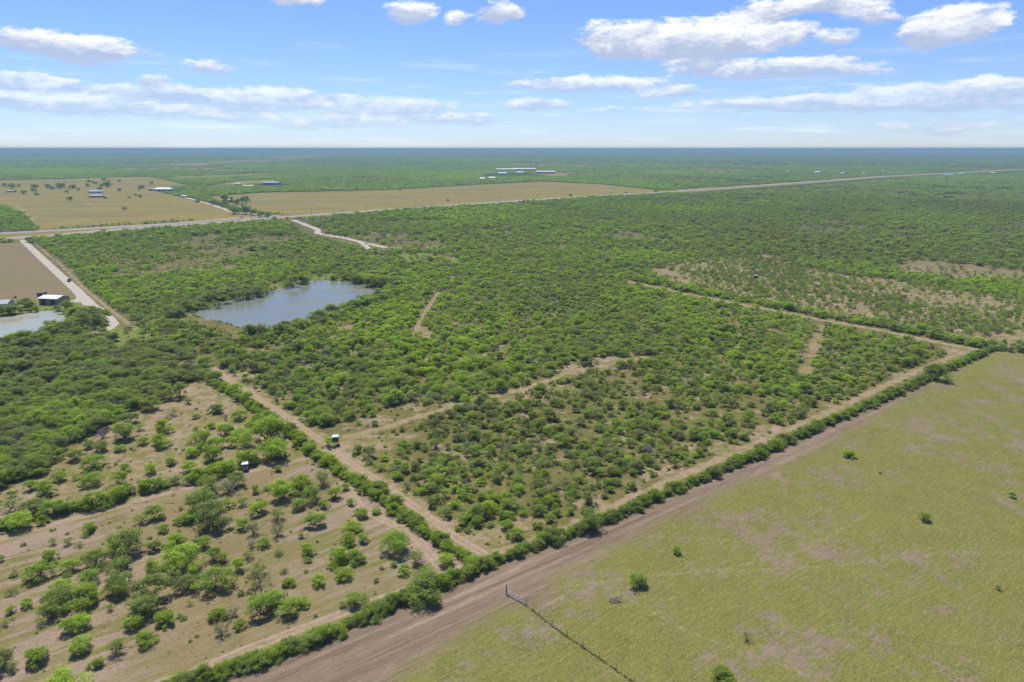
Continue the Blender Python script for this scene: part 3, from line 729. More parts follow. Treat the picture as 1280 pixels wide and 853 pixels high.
vis = (U > 0) & (U < 1280) & (V < 853) & (V > 200)
for i in range(len(near)):
    TREES.append(dict(kind=KN[kind_n[i]], x=near[i, 0], y=near[i, 1], w=wn[i] * (.7 if kind_n[i] == 3 else 1), h=wn[i] * (.7 if kind_n[i] == 3 else 1) * rng.uniform(.85, 1.2),
                      tint=float(np.clip(tn[i], 0, 1)), zone='wood' if wood[i] else ('core' if core[i] else ('chap' if chap[i] else ('bank' if bank[i] else 'brush')))))

# hedges
def hedge(line, step, w, tint, zone, keep=.95, side=.5):
    for q in resample(line, step):
        if random.random() > keep: continue
        s = random.uniform(.75, 1.3)
        TREES.append(dict(kind='bush' if random.random() < .9 else 'mesquite', x=q[0] + random.uniform(-side, side), y=q[1] + random.uniform(-side, side), w=w * s, h=w * s * random.uniform(.8, 1.15),
                          tint=min(1, max(0, tint + random.gauss(0, .13))), zone=zone))
hedge(HEDGE_MAIN, 1.5, 4.1, .42, 'hedge', .97, .7)
hedge(HEDGE_EAST, 2.2, 4.2, .38, 'hedge_east', .97, .8)
hedge(HEDGE_LINE, 1.5, 4.0, .60, 'fenceline', .95, .7)
hedge(HEDGE_LINE[2:7], 4.5, 5.2, .68, 'fenceline', .6, 1.6)
hedge(HEDGE_LANE, 2.6, 3.2, .50, 'lane', .75, .8)
hedge(HEDGE_CROSS, 3.0, 5.2, .28, 'crosshedge', .93, 1.2)
hedge(gl([(33, 301), (60, 327), (95, 360), (112, 376)]) + [17, 0], 5, 4.5, .4, 'roadhedge', .8, 1.2)

# ---- which ones become individuals: the largest in the picture, 300 of a kind
LABELS = {
 'furrow': ('in the open furrowed field', 'plants scattered over the furrowed field'), 'glade': ('in the bare glade above the lane hedge', 'plants in the bare glade'),
 'lane': ('in the hedge along the pale dirt lane', 'plants of the lane hedge'), 'hedgetree': ('rising above the long hedge', 'trees in the long hedge'),
 'wood': ('in the dark woodland left of the fence line track', 'trees of the dark woodland'), 'core': ('inside the track corner', 'brush inside the track corner'),
 'chap': ('in the dry open scrub past the cross track', 'plants of the open scrub'), 'bank': ('on the bank of a pond', 'trees on the pond banks'),
 'brush': ('in the dense brush around the pond', 'brush around the pond'), 'hedge': ('in the long hedge beside the bare dirt strip', 'shrubs of the long hedge'),
 'hedge_east': ('in the hedge behind the far meadow corner', 'shrubs of the far meadow hedge'), 'fenceline': ('in the fence line hedge', 'shrubs of the fence line hedge'),
 'crosshedge': ('in the dark hedge along the cross track', 'shrubs of the cross track hedge'), 'roadhedge': ('beside the white gravel road', 'shrubs by the gravel road')}
LABELS['wood'] = ('in the dark glade-side woodland', 'trees of the dark woodland')
NAME = {'mesquite': ('mesquite_tree', 'tree'), 'bush': ('leafy_shrub', 'shrub'), 'sparse': ('thin_mesquite', 'tree'), 'bare': ('bare_shrub', 'shrub')}
def make_plant(t, label, group=None, z=0.0):
    k = t['kind']; nm, ct = NAME[k]; i = int((t['x'] * 7.3 + t['y'] * 3.1)) % len(PROTO[k]); cm, wm = PROTO[k][i]
    e = empty(nm, (t['x'], t['y'], z), (t['x'] * 12.9 + t['y']) % 6.28, (float(t['w']) * (.84 + .32 * ((t['x'] * 5.7) % 1)), float(t['w']) * (.84 + .32 * ((t['y'] * 7.1) % 1)), float(t['h'])))
    tag(e, label, ct, group)
    if cm is not None: c = add('crown', cm, None, e); c['tint'] = float(t['tint'])
    w = add('trunk', wm, None, e)
    return e
for u, v, w, k, tnt, hk, lab in LONE:
    x, y = ground_pt(u, v); wm_ = w * depth_at(v) / FPX
    make_plant(dict(kind=k, x=x, y=y, w=wm_, h=wm_ * hk, tint=tnt), lab)
T = TREES
tx = np.array([t['x'] for t in T]); ty = np.array([t['y'] for t in T]); tw = np.array([t['w'] for t in T])
U, V, D = project(tx, ty); size = tw / D * FPX; visible = (U > -5) & (U < 1285) & (V < 868)
indiv = np.zeros(len(T), bool)
for k in KN:
    idx = np.array([i for i in range(len(T)) if T[i]['kind'] == k and visible[i]])
    if len(idx): indiv[idx[np.argsort(-size[idx])][:{'mesquite': 300, 'bush': 300, 'sparse': 150, 'bare': 90}[k]]] = True
for i in np.where(indiv)[0]:
    t = T[i]; ph, gr = LABELS[t['zone']]
    near_t = min(float(seg_dist(np.array([[t['x'], t['y']]]), ln)[0]) - w_ for ln, w_ in TRACK_G) < 3.5
    form = 'tall' if t['h'] > 1.09 * t['w'] else ('low' if t['h'] < .93 * t['w'] else '')
    sz = 'large' if t['w'] > 6.2 else ('small' if t['w'] < 3.4 else 'medium')
    if t['kind'] == 'bare': lb = f'{sz} leafless grey shrub {ph}'
    elif t['kind'] == 'sparse': lb = f'{sz} thin-leaved grey-branched mesquite {ph}'
    else:
        cw = 'dull olive' if t['tint'] < .3 else ('mid green' if t['tint'] < .6 else ('bright green' if t['tint'] < .9 else 'vivid yellow-green'))
        lb = f'{sz} {cw} ' + ('mesquite tree ' if t['kind'] == 'mesquite' else 'rounded leafy shrub ') + ph
    lb = (form + ' ' + lb).strip() + (' by a track' if near_t and t['zone'] not in ('fenceline', 'lane', 'crosshedge', 'hedge') else '')
    if len(lb.split()) > 16: lb = ' '.join(lb.split()[1:])
    make_plant(t, lb, gr)
rest = np.where(~indiv)[0]
ri = np.array([random.choice(PIDX[T[i]['kind'] + ('1' if (D[i] > 330 and T[i]['kind'] != 'bare') else '')]) for i in rest])
scatter('brush', np.stack([tx[rest], ty[rest]], 1), ri, rng.uniform(0, 6.28, len(rest)), np.stack([tw[rest] * rng.uniform(.82, 1.18, len(rest)), tw[rest] * rng.uniform(.82, 1.18, len(rest)), np.array([T[i]['h'] for i in rest])], 1),
        np.array([T[i]['tint'] for i in rest]), 'dense green mesquite brush covering the land around the pond', 'brush')
def tints(p, base=.45, amp=.35, s=160): return np.clip(base + (.6 * vnoise(p, s, 9) + .4 * vnoise(p * [1, .5], s * 3, 19) - .5) * amp * 2.6 + rng.normal(0, .13, len(p)), 0, 1)
# 620 m - 1500 m: single light-weight trees
p = jitter_pts(5.6, 620, 1500); p = p[rng.random(len(p)) < brush_density(p)]; n = len(p); w = np.clip(rng.lognormal(1.78, .27, n), 3, 11) * (.8 + .45 * vnoise(p, 120, 33))
w = np.where((poly_sd(p, P_CHAP) > 0) | (poly_sd(p, P_CHAP2) > 0), w * .55, w)
scatter('mid_brush', p, np.where(rng.random(n) < .8, pick('mesquite1', n), pick('bush1', n)), rng.uniform(0, 6.28, n), np.stack([w, w, w * rng.uniform(.75, 1.0, n)], 1), tints(p, .42),
        'green brush country stretching towards the highway', 'brush')
p = jitter_pts(13, 1500, 4200); p = p[rng.random(len(p)) < brush_density(p)]; n = len(p); w = rng.uniform(15, 22, n)
scatter('far_brush', p, pick('thicket', n), rng.uniform(0, 6.28, n), np.stack([w, w, rng.uniform(9, 14, n)], 1), tints(p, .34, .3, 400), 'blue-green woodland beyond the highway', 'woodland')
p = jitter_pts(58, 4200, 14000, R(42)); p = p[rng.random(len(p)) < brush_density(p)]; n = len(p); w = rng.uniform(70, 90, n)
scatter('far_woodland', p, pick('stand', n), rng.uniform(0, 6.28, n), np.stack([w, w, rng.uniform(4.5, 8.5, n)], 1), tints(p, .25, .35, 900), 'hazy woodland reaching to the horizon', 'woodland')
p = jitter_pts(190, 14000, 42000, R(41)); p = p[rng.random(len(p)) < .85]; n = len(p); w = rng.uniform(230, 300, n)
scatter('horizon_woodland', p, pick('stand', n), rng.uniform(0, 6.28, n), np.stack([w, w, rng.uniform(5, 12, n)], 1), tints(p, .2, .4, 3000), 'flat hazy woodland along the horizon', 'woodland')
# undergrowth and grass
p = jitter_pts(2.7, 80, 520)
fo, ow, cp, me_ = poly_sd(p, P_OPEN_SW), poly_sd(p, P_OPEN_W), np.maximum(poly_sd(p, P_CHAP), poly_sd(p, P_CHAP2)), poly_sd(p, P_MEADOW)
pr = np.where(fo > 0, .34, np.where(ow > 0, .34, np.where(cp > 0, .55, np.where(me_ > -2, .0, .60))))
for ln, w_ in TRACK_G: pr = np.where(seg_dist(p, ln) < w_ * 1.2, 0, pr)
for q in (POND1, POND2, P_BROWN, P_YARD): pr = np.where(poly_sd(p, q) > -1, 0, pr)
for ln, w_ in GRAVEL_G: pr = np.where(seg_dist(p, ln) < w_ + 1.5, 0, pr)
p = p[rng.random(len(p)) < pr]; n = len(p); w = .35 + rng.random(n) ** 2 * np.where(poly_sd(p, P_CORE) > 0, 2.8, 1.7)
scatter('undergrowth', p, np.where(rng.random(n) < .7, pick('bush1', n), pick('sparse1', n)), rng.uniform(0, 6.28, n), np.stack([w, w, w * rng.uniform(.5, 1.0, n)], 1), np.clip(rng.normal(.4, .2, n), 0, 1),
        'low weeds and seedlings between the trees', 'undergrowth')
p = jitter_pts(4.6, 80, 330)
pr = np.where(poly_sd(p, P_MEADOW) > 2, .85, np.where((poly_sd(p, P_OPEN_SW) > 0) | (poly_sd(p, P_OPEN_W) > 0), .5, .35))
pr = np.where(poly_sd(p, P_TILL) > -1, .12, pr)
for ln, w_ in TRACK_G: pr = np.where(seg_dist(p, ln) < w_ + 3, 0, pr)
p = p[rng.random(len(p)) < pr]; n = len(p); w = rng.uniform(4.2, 6.2, n)
scatter('grass', p, pick('tuft', n), rng.uniform(0, 6.28, n), np.stack([w, w, w], 1), np.clip(rng.normal(.5, .28, n), 0, 1), 'short dry grass tufts on the meadow', 'grass')

# ------------------------------------------------------------------ mesh builder for built things
class MB:
    def __init__(self): self.v, self.f = [], []
    def box(self, x0, x1, y0, y1, z0, z1):
        o = len(self.v); self.v += [(x, y, z) for z in (z0, z1) for x, y in ((x0, y0), (x1, y0), (x1, y1), (x0, y1))]
        self.f += [tuple(o + i for i in q) for q in ((0, 3, 2, 1), (4, 5, 6, 7), (0, 1, 5, 4), (1, 2, 6, 5), (2, 3, 7, 6), (3, 0, 4, 7))]; return self
    def tube(self, pts, r, s=6):
        v, f = tubes([(np.array(pts, float), [r] * len(pts))], s); o = len(self.v); self.v += [tuple(x) for x in v]; self.f += [tuple(int(i) + o for i in q) for q in f]; return self
    def gable(self, x0, x1, y0, y1, z0, z1, t=.15):
        """two sloping slabs, ridge along x"""
        ym = (y0 + y1) / 2
        for ya, yb in ((y0, ym), (y1, ym)):
            o = len(self.v); self.v += [(x, y, z + dz) for dz in (0, t) for x, y, z in ((x0, ya, z0), (x1, ya, z0), (x1, yb, z1), (x0, yb, z1))]
            self.f += [tuple(o + i for i in q) for q in ((0, 3, 2, 1), (4, 5, 6, 7), (0, 1, 5, 4), (1, 2, 6, 5), (2, 3, 7, 6), (3, 0, 4, 7))]
        return self
    def hip(self, x0, x1, y0, y1, z0, z1, i):
        o = len(self.v); ym = (y0 + y1) / 2
        self.v += [(x0, y0, z0), (x1, y0, z0), (x1, y1, z0), (x0, y1, z0), (x0 + i, ym, z1), (x1 - i, ym, z1)]
        self.f += [tuple(o + k for k in q) for q in ((0, 1, 5, 4), (1, 2, 5), (2, 3, 4, 5), (3, 0, 4), (0, 3, 2, 1))]; return self
    def prism(self, prof, y0, y1):
        """profile in x,z extruded along y"""
        o = len(self.v); n = len(prof); self.v += [(x, y0, z) for x, z in prof] + [(x, y1, z) for x, z in prof]
        self.f += [tuple(range(o, o + n)), tuple(range(o + 2 * n - 1, o + n - 1, -1))] + [(o + i, o + n + i, o + n + (i + 1) % n, o + (i + 1) % n) for i in range(n)]; return self
    def build(self, name, mat, parent=None, bevel=0.0):
        me = bpy.data.meshes.new(name); me.from_pydata(self.v, [], self.f); me.update()
        o = add(name, me, mat, parent)
        if bevel: md = o.modifiers.new('bevel', 'BEVEL'); md.width = bevel; md.segments = 2
        return o
M_WHITE = simple('white_metal_roof', (.58, .58, .57), .5, .4, var=.06, scale=.3); M_TAN = simple('tan_siding', (.27, .225, .185), .8, .2, var=.1)
M_GREY = simple('grey_roof', (.30, .31, .33), .7, .3, var=.12); M_DARK = simple('dark_opening', (.035, .035, .04), .6, .3); M_CREAM = simple('cream_wall', (.55, .52, .46), .8, .2, var=.08)
M_WOOD = simple('weathered_wood', (.20, .17, .14), .9, .1, var=.25, scale=4); M_STEEL = simple('galvanised_steel', (.45, .45, .46), .45, .5, .6, var=.1)
M_GREENP = simple('faded_green_paint', (.07, .12, .12), .7, .3, var=.15); M_PALEGREEN = simple('pale_green_roof', (.38, .47, .42), .6, .3, var=.1); M_BLUEGREY = simple('blue_grey_panel', (.26, .29, .36), .7, .3)
M_GLASS = simple('window_glass', (.05, .06, .07), .1, .6, var=.1); M_RUBBER = simple('tyre_rubber', (.02, .02, .02), .9, .2)
M_CARW = simple('white_car_paint', (.75, .75, .75), .3, .5, var=.03); M_CARD = simple('dark_car_paint', (.06, .06, .075), .3, .5, var=.05); M_BRICK = simple('brick_wall', (.30, .20, .16), .9, .1, var=.15)

def shed(u, v, L, W, H, rot, wall, roof, label, rise=1.2, name='metal_shed', category='shed', doors=1, wins=0, hip=False):
    x, y = ground_pt(u, v); e = empty(name, (x, y, 0), R(rot)); tag(e, label, category)
    w = MB().box(-L / 2, L / 2, -W / 2, W / 2, 0, H)
    o = len(w.v); w.v += [(-L / 2, -W / 2, H), (-L / 2, W / 2, H), (-L / 2, 0, H + rise * .97), (L / 2, -W / 2, H), (L / 2, W / 2, H), (L / 2, 0, H + rise * .97)]
    if not hip: w.f += [(o, o + 1, o + 2), (o + 3, o + 5, o + 4)]
    w.build('wall', wall, e)
    if hip: MB().hip(-L / 2 - .5, L / 2 + .5, -W / 2 - .5, W / 2 + .5, H + .01, H + rise, W * .4).build('roof', roof, e)
    else: MB().gable(-L / 2 - .35, L / 2 + .35, -W / 2 - .35, W / 2 + .35, H - .05, H + rise).build('roof', roof, e)
    for i in range(doors):
        dx = (i - (doors - 1) / 2) * L / max(doors, 1) + (L * .12 if wins else 0)
        MB().box(dx - min(1.8, L * .12), dx + min(1.8, L * .12), -W / 2 - .06, -W / 2 + .02, 0.02, H * .8).build('door', M_DARK, e)
    for i in range(wins):
        dx = -L / 2 + (i + .6) * L / (wins + .4)
        wn_ = MB().box(dx - .7, dx + .7, -W / 2 - .05, -W / 2 + .02, H * .35, H * .8).build('window', M_CREAM, e)
        MB().box(dx - .6, dx + .6, -W / 2 - .07, -W / 2 - .04, H * .4, H * .75).build('pane', M_GLASS, wn_)
    return e
# by the silty pond
shed(69, 379.5, 12.5, 9.5, 3.9, -9, M_TAN, M_WHITE, 'tan metal barn with pale gable roof beside the silty pond', 1.1, 'metal_barn', 'barn', 2)
shed(-3, 385, 15, 9, 3.0, 12, M_CREAM, M_GREY, 'grey-roofed house at the pond bank half hidden by dark trees', 1.6, 'farm_house', 'house', 1, 3)
shed(53, 370, 4.5, 3.0, 2.0, 5, M_WOOD, M_DARK, 'low dark lean-to behind the tan metal barn', .4, 'small_shed', 'shed', 1)
# homestead in the brush
shed(497, 314, 8, 6, 2.6, 15, M_WOOD, M_WOOD, 'weathered brown cabin hidden in trees at the end of the dirt drive', 1.4, 'cabin', 'cabin', 1, 2)
# ranches beyond the highway
shed(121, 247, 24, 9, 3.2, 3, M_BRICK, M_BLUEGREY, 'long blue-roofed ranch house in front of its twin in the dry field', 2.2, 'ranch_house', 'house', 2, 4, True)
shed(120, 241.5, 26, 11, 3.6, 2, M_CREAM, M_BLUEGREY, 'long blue-grey roofed ranch house behind its twin in the dry field', 2.6, 'ranch_house', 'house', 2, 4, True)
shed(14.5, 240.5, 17, 8, 2.8, 0, M_WOOD, M_GREY, 'low dark barn at the far left of the dry field', 1.4, 'field_barn', 'barn', 2)
shed(205, 239, 36, 14, 4.5, 6, M_CREAM, M_WHITE, 'large white-roofed house complex at the head of the dry field', 3.0, 'large_house', 'house', 3, 5, True)
shed(191, 238.5, 14, 9, 3.6, 10, M_GREY, M_GREY, 'grey outbuilding beside the large white-roofed house', 1.5, 'outbuilding', 'shed', 1)
shed(231, 247, 9, 6, 2.8, 5, M_CREAM, M_WHITE, 'small white shed at the edge of the brush beside the dry field', 1.0, 'small_shed', 'shed')
shed(247, 253, 7, 5, 2.6, 5, M_WOOD, M_DARK, 'small dark shed at the corner of the golden field', .8, 'small_shed', 'shed')
shed(297, 231.5, 17, 9, 3.4, 4, M_CREAM, M_PALEGREEN, 'pale green roofed house in the far brush', 1.6, 'far_house', 'house', 1, 3)
shed(311, 234, 26, 9, 3.2, -4, M_CREAM, M_WHITE, 'long low white farm shed in the far brush', 1.0, 'farm_shed', 'shed', 3)
shed(340, 231.5, 42, 18, 6, -5, M_BLUEGREY, M_BLUEGREY, 'big blue-grey warehouse in the far brush', 2.5, 'warehouse', 'warehouse', 3)
shed(284, 252, 14, 8, 3, 8, M_CREAM, M_WHITE, 'white farmhouse between round trees in the golden field', 1.5, 'farm_house', 'house', 1, 3)
# packing plant: long white roofs
for u, v, L, W, rot, nm, lb in ((632, 213.8, 80, 60, 4, 'plant_hall', 'leftmost white hall of the packing plant in the woodland'), (655, 213.2, 95, 80, 2, 'plant_hall', 'widest white hall in the middle of the packing plant'),
                               (682, 217.2, 70, 30, -3, 'plant_hall', 'white hall with dark front at the near corner of the packing plant'), (650, 217, 24, 12, 3, 'plant_annex', 'small pale annex in front of the packing plant halls'),
                               (628, 218, 30, 14, 0, 'plant_annex', 'grey annex at the yard of the packing plant'), (615, 224, 20, 10, 3, 'field_house', 'white house by the golden field below the packing plant'),
                               (603, 225, 14, 8, 0, 'field_house', 'small white house near the golden field with a tan wall')  ):
    shed(u, v, L, W, 7 if 'hall' in nm else 4, rot, M_BLUEGREY if nm == 'plant_hall' else M_CREAM, M_WHITE, lb, 2.5, nm, 'hall' if 'hall' in nm else 'building', 3 if 'hall' in nm else 1)
for i, (u, v, L, c) in enumerate(((1021, 217, 45, M_WHITE), (1052, 218.5, 30, M_WHITE), (1078, 219, 26, M_CREAM), (1103, 215.5, 24, M_WHITE), (1124, 199.5, 90, M_WHITE), (1139, 202.5, 70, M_WHITE),
                                  (1184, 221, 60, M_BLUEGREY), (1160, 221.5, 26, M_GREY), (1200, 219.5, 50, M_BLUEGREY), (1262, 214.5, 34, M_WHITE), (1240, 218, 40, M_CREAM), (1253, 197, 90, M_WHITE), (984, 216, 26, M_WHITE), (1125, 214, 30, M_CREAM))):
    L *= .45
    if i % 2 and i > 4: continue
    e = shed(u, v, L, L * .5, 4.5, (i * 37) % 20 - 10, M_CREAM if c is M_WHITE else M_GREY, c, ('pale' if c in (M_WHITE, M_CREAM) else 'grey') + ' roadside building near the distant highway among woodland', 3, 'roadside_building', 'building', 2); e['group'] = 'distant buildings along the highway'

# deer blinds
def blind(u, v, s, h, leg, wall, roof, label, rot):
    x, y = ground_pt(u, v); e = empty('deer_blind', (x, y, 0), R(rot)); tag(e, label, 'blind')
    for a in (-1, 1):
        for b in (-1, 1): MB().tube([(a * s * .55, b * s * .55, -.1), (a * s * .42, b * s * .42, leg + .1)], .06).build('leg', M_WOOD, e)
    MB().box(-s / 2, s / 2, -s / 2, s / 2, leg, leg + h).build('cabin', wall, e, .03)
    MB().box(-s / 2 - .15, s / 2 + .15, -s / 2 - .15, s / 2 + .15, leg + h + .003, leg + h + .12).build('roof', roof, e)
    for a in (-1, 1):
        MB().box(-s * .36, s * .36, a * s / 2 - .03, a * s / 2 + .03, leg + h * .55, leg + h * .8).build('window', M_DARK, e)
        MB().box(a * s / 2 - .03, a * s / 2 + .03, -s * .36, s * .36, leg + h * .55, leg + h * .8).build('window', M_DARK, e)
    MB().box(-.28, .28, s / 2 + .005, s / 2 + .05, leg + .05, leg + h * .5).build('door', roof, e)
    MB().tube([(-.3, s / 2 + .7, 0), (-.3, s / 2 + .1, leg)], .035).tube([(.3, s / 2 + .7, 0), (.3, s / 2 + .1, leg)], .035).build('ladder', M_WOOD, e)
    return e
blind(420, 556, 1.75, 1.8, 1.1, M_GREENP, M_PALEGREEN, 'dark green deer blind with pale roof on legs beside the fence line track', 8)
blind(307, 588, 1.5, 1.7, .5, M_BLUEGREY, M_WHITE, 'blue-grey deer blind with bright white roof on the pale lane', 15)
blind(944, 352, 2.2, 2.0, 2.2, M_DARK, M_GREY, 'dark raised deer blind in the open dry scrub', 0)

# gate and wire fence in the meadow
ga, gb = gl([(633, 743)])[0], gl([(657, 756)])[0]
gd = gb - ga; gL = float(np.hypot(*gd)); grot = math.atan2(gd[1], gd[0])
e = empty('field_gate', (ga[0], ga[1], 0), grot); tag(e, 'pale tubular steel field gate standing in the meadow at the strip edge', 'gate')
for z in (.25, .5, .75, 1.0, 1.3): MB().tube([(.15, 0, z), (gL - .15, 0, z)], .028).build('rail', M_STEEL, e)
for x in (.15, gL * .35, gL * .65, gL - .15): MB().tube([(x, 0, .22), (x, 0, 1.33)], .03).build('upright', M_STEEL, e)
MB().tube([(.15, .02, .25), (gL - .15, .02, 1.3)], .03).build('brace', M_STEEL, e)
tag(MB().tube([(ga[0], ga[1], -.2), (ga[0], ga[1], 2.2)], .13, 8).build('gate_post', M_WOOD), 'tall dark wooden gate post at the hedge end of the steel gate', 'post')
fl = resample(gl([(658, 757), (700, 790), (740, 817), (790, 852), (860, 905), (960, 985)]), 4.0)
e = empty('wire_fence', (fl[0][0], fl[0][1], 0)); tag(e, 'low wire fence with small posts running down through the meadow from the gate', 'fence')
F0 = fl[0]
for i, q in enumerate(fl):
    a, b = q - F0; h = 1.25 + random.uniform(-.08, .1)
    MB().tube([(a, b, -.2), (a + random.uniform(-.05, .05), b, h)], .045 if i % 4 else .07, 6).build('post', M_WOOD, e)
for z in (.35, .65, .95, 1.18): MB().tube([(q[0] - F0[0], q[1] - F0[1], z) for q in fl], .012, 3).build('wire', M_STEEL, e)
wp = resample(fl, .38); wp = wp[rng.random(len(wp)) < np.where(np.arange(len(wp)) < 6, .2, .85)]; n = len(wp); w = rng.uniform(.3, .75, n)
scatter('fence_weeds', wp + rng.normal(0, .12, wp.shape), pick('bush1', n), rng.uniform(0, 6.28, n), np.stack([w, w, w * .8], 1), np.clip(rng.normal(.25, .15, n), 0, 1), 'dark weeds growing under the wire fence', 'weeds')
for pl in (POND1, POND2):                                    # reeds and rushes on the muddy rim
    wp = resample(np.vstack([smooth_poly(pl), smooth_poly(pl)[:1]]), .9); wp = wp + rng.normal(0, .5, wp.shape); wp = wp[rng.random(len(wp)) < .25 + .7 * (vnoise(wp, 14, 41) > .5)]
    n = len(wp); w = rng.uniform(.7, 1.6, n)
    scatter('reeds', wp, pick('bush1', n), rng.uniform(0, 6.28, n), np.stack([w, w, w * rng.uniform(.8, 1.5, n)], 1), np.clip(rng.normal(.6, .2, n), 0, 1),
            'green reeds fringing the ' + ('blue-grey' if pl is POND1 else 'pale silty') + ' pond', 'reeds')
# dead branch pile
x, y = ground_pt(770, 751); e = empty('branch_pile', (x, y, 0), .4); tag(e, 'grey pile of dead branches lying in the meadow', 'branches')
for i in range(26):
    a = random.uniform(0, 6.28); L = random.uniform(.8, 2.2); c = (random.uniform(-1.2, 1.2), random.uniform(-.5, .5), random.uniform(.08, .55))
    dx, dy, dz = math.cos(a) * L / 2, math.sin(a) * L / 2, random.uniform(-.12, .35)
    MB().tube([(c[0] - dx, c[1] - dy, max(.03, c[2] - dz)), (c[0], c[1], c[2] + .05), (c[0] + dx, c[1] + dy, max(.03, c[2] + dz))], random.uniform(.03, .08), 5).build('branch', M_WOOD if i % 2 else MAT_TWIG, e)

# cars
def car(x, y, rot, paint, label, z=0.0, pickup=False):
    e = empty('car', (x, y, z), rot); tag(e, label, 'pickup' if pickup else 'car')
    if pickup: prof = [(-2.7, .45), (2.7, .45), (2.7, .95), (1.5, 1.1), (.8, 1.8), (-.6, 1.8), (-.75, 1.1), (-2.7, 1.1)]
    else: prof = [(-2.3, .4), (2.3, .4), (2.3, .8), (1.2, .95), (.5, 1.45), (-1.1, 1.45), (-1.8, 1.0), (-2.3, .95)]
    MB().prism(prof, -.9, .9).build('body', paint, e, .05)
    MB().box(-.7 if not pickup else -.5, .5, -.93, .93, 1.05 if not pickup else 1.2, 1.36 if not pickup else 1.65).build('window', M_GLASS, e)
    for a in (-1.45, 1.45):
        for b in (-.86, .86): MB().tube([(a, b - .11, .36), (a, b + .11, .36)], .36, 12).build('wheel', M_RUBBER, e)
    return e
hr = math.atan2(*(HW_NEAR[5] - HW_NEAR[3])[::-1])
x, y = ground_pt(302, 272.8); car(x, y, hr, M_CARD, 'dark car driving on the far carriageway below the golden field', .18)
x, y = ground_pt(208, 283.4); car(x, y - 2, hr, M_CARW, 'white car driving on the near carriageway beside the brush', .18)
x, y = ground_pt(458, 305); car(x, y, .7, M_CARW, 'white pickup parked on the dirt drive in the brush', .02, True)
x, y = ground_pt(87, 352); car(x, y, 1.9, M_CARD, 'dark pickup on the white gravel road', .02, True)
# utility poles along the highway
l = resample(HW_NEAR[:8], 1.0)
for s in range(40, len(l), 88):
    q = l[s]; t = l[min(s + 2, len(l) - 1)] - l[s - 2]; rz = math.atan2(t[1], t[0]); nx, ny = -math.sin(rz), math.cos(rz)
    e = empty('utility_pole', (q[0] - nx * 17, q[1] - ny * 17, 0), rz); tag(e, 'wooden utility pole with crossarm on the verge of the highway', 'pole', 'utility poles along the highway')
    MB().tube([(0, 0, -.2), (0, 0, 12)], .17, 6).build('post', M_WOOD, e); MB().box(-.08, .08, -1.3, 1.3, 11.0, 11.2).build('crossarm', M_WOOD, e)
# field trees beyond the highway and yard trees by the pond
FT = [(random.uniform(-10, 190), random.uniform(226, 241), random.uniform(4, 9), random.uniform(.1, .4)) for _ in range(26)]
FT += [(283, 257, 22, .15), (267, 256, 14, .3), (296, 256, 12, .2), (303, 256, 16, .1), (308, 254, 14, .1), (293, 268, 16, .3), (308, 268, 18, .25), (318, 270, 14, .25), (327, 271, 12, .3), (335, 272, 12, .2), (415, 276, 8, .2), (343, 275, 8, .2),
      (713, 246, 6, .15), (560, 252, 5, .2), (500, 238.5, 5, .2), (156, 263, 8, .2), (88, 251, 9, .2), (131, 249, 7, .2), (170, 245, 6, .2), (176, 247, 6, .2), (162, 249, 5, .2), (84, 242, 8, .2), (45, 239, 14, .3), (30, 243, 10, .3), (15, 237, 14, .3),
      (76, 236, 14, .3), (92, 236, 8, .3), (60, 236, 10, .3), (150, 240, 8, .2), (110, 234, 8, .3), (134, 235, 12, .2), (46, 245, 8, .2), (37, 303, 11, .2), (129, 299, 9, .2), (38, 387, 20, .3), (33, 384, 22, .15), (46, 390, 12, .1), (72, 389, 15, .15),
      (86, 391, 24, .3), (95, 397, 22, .3), (110, 393, 17, .2), (4, 394, 20, .1), (14, 392, 12, .15), (19, 373, 6, .1), (66, 415, 26, .25), (78, 416, 24, .2), (90, 412, 30, .25), (104, 408, 30, .2), (122, 409, 30, .1), (98, 424, 26, .4), (54, 428, 22, .3), (40, 427, 16, .2),
      (28, 421, 9, .3), (34, 421, 8, .3), (3, 427, 10, .2), (324, 272, 8, .2), (258, 385, 14, .3), (310, 372, 18, .05), (323, 370, 20, .05), (335, 366, 12, .1), (366, 358, 22, .05), (378, 355, 20, .05), (418, 348, 14, .05), (430, 349, 10, .1),
      (465, 358, 26, .05), (480, 359, 26, .08), (495, 357, 24, .1), (445, 354, 20, .1), (392, 404, 18, .25), (374, 410, 14, .3), (440, 385, 14, .4)]
for u, v, w, t in FT:
    x, y = ground_pt(u, v); wm_ = w * depth_at(v) / FPX
    if v < 300: lb, gr = 'dark round tree standing in the dry fields beyond the highway', 'trees in the dry fields'
    elif u < 135: lb, gr = 'dark spreading tree on the shore of the silty pond', 'trees round the silty pond'
    else: lb, gr = 'dark bushy tree on the edge of the blue pond', 'trees round the blue pond'
    make_plant(dict(kind='bush' if int(u) % 3 else 'mesquite', x=x, y=y, w=wm_, h=wm_ * random.uniform(.95, 1.2), tint=t), lb, gr)

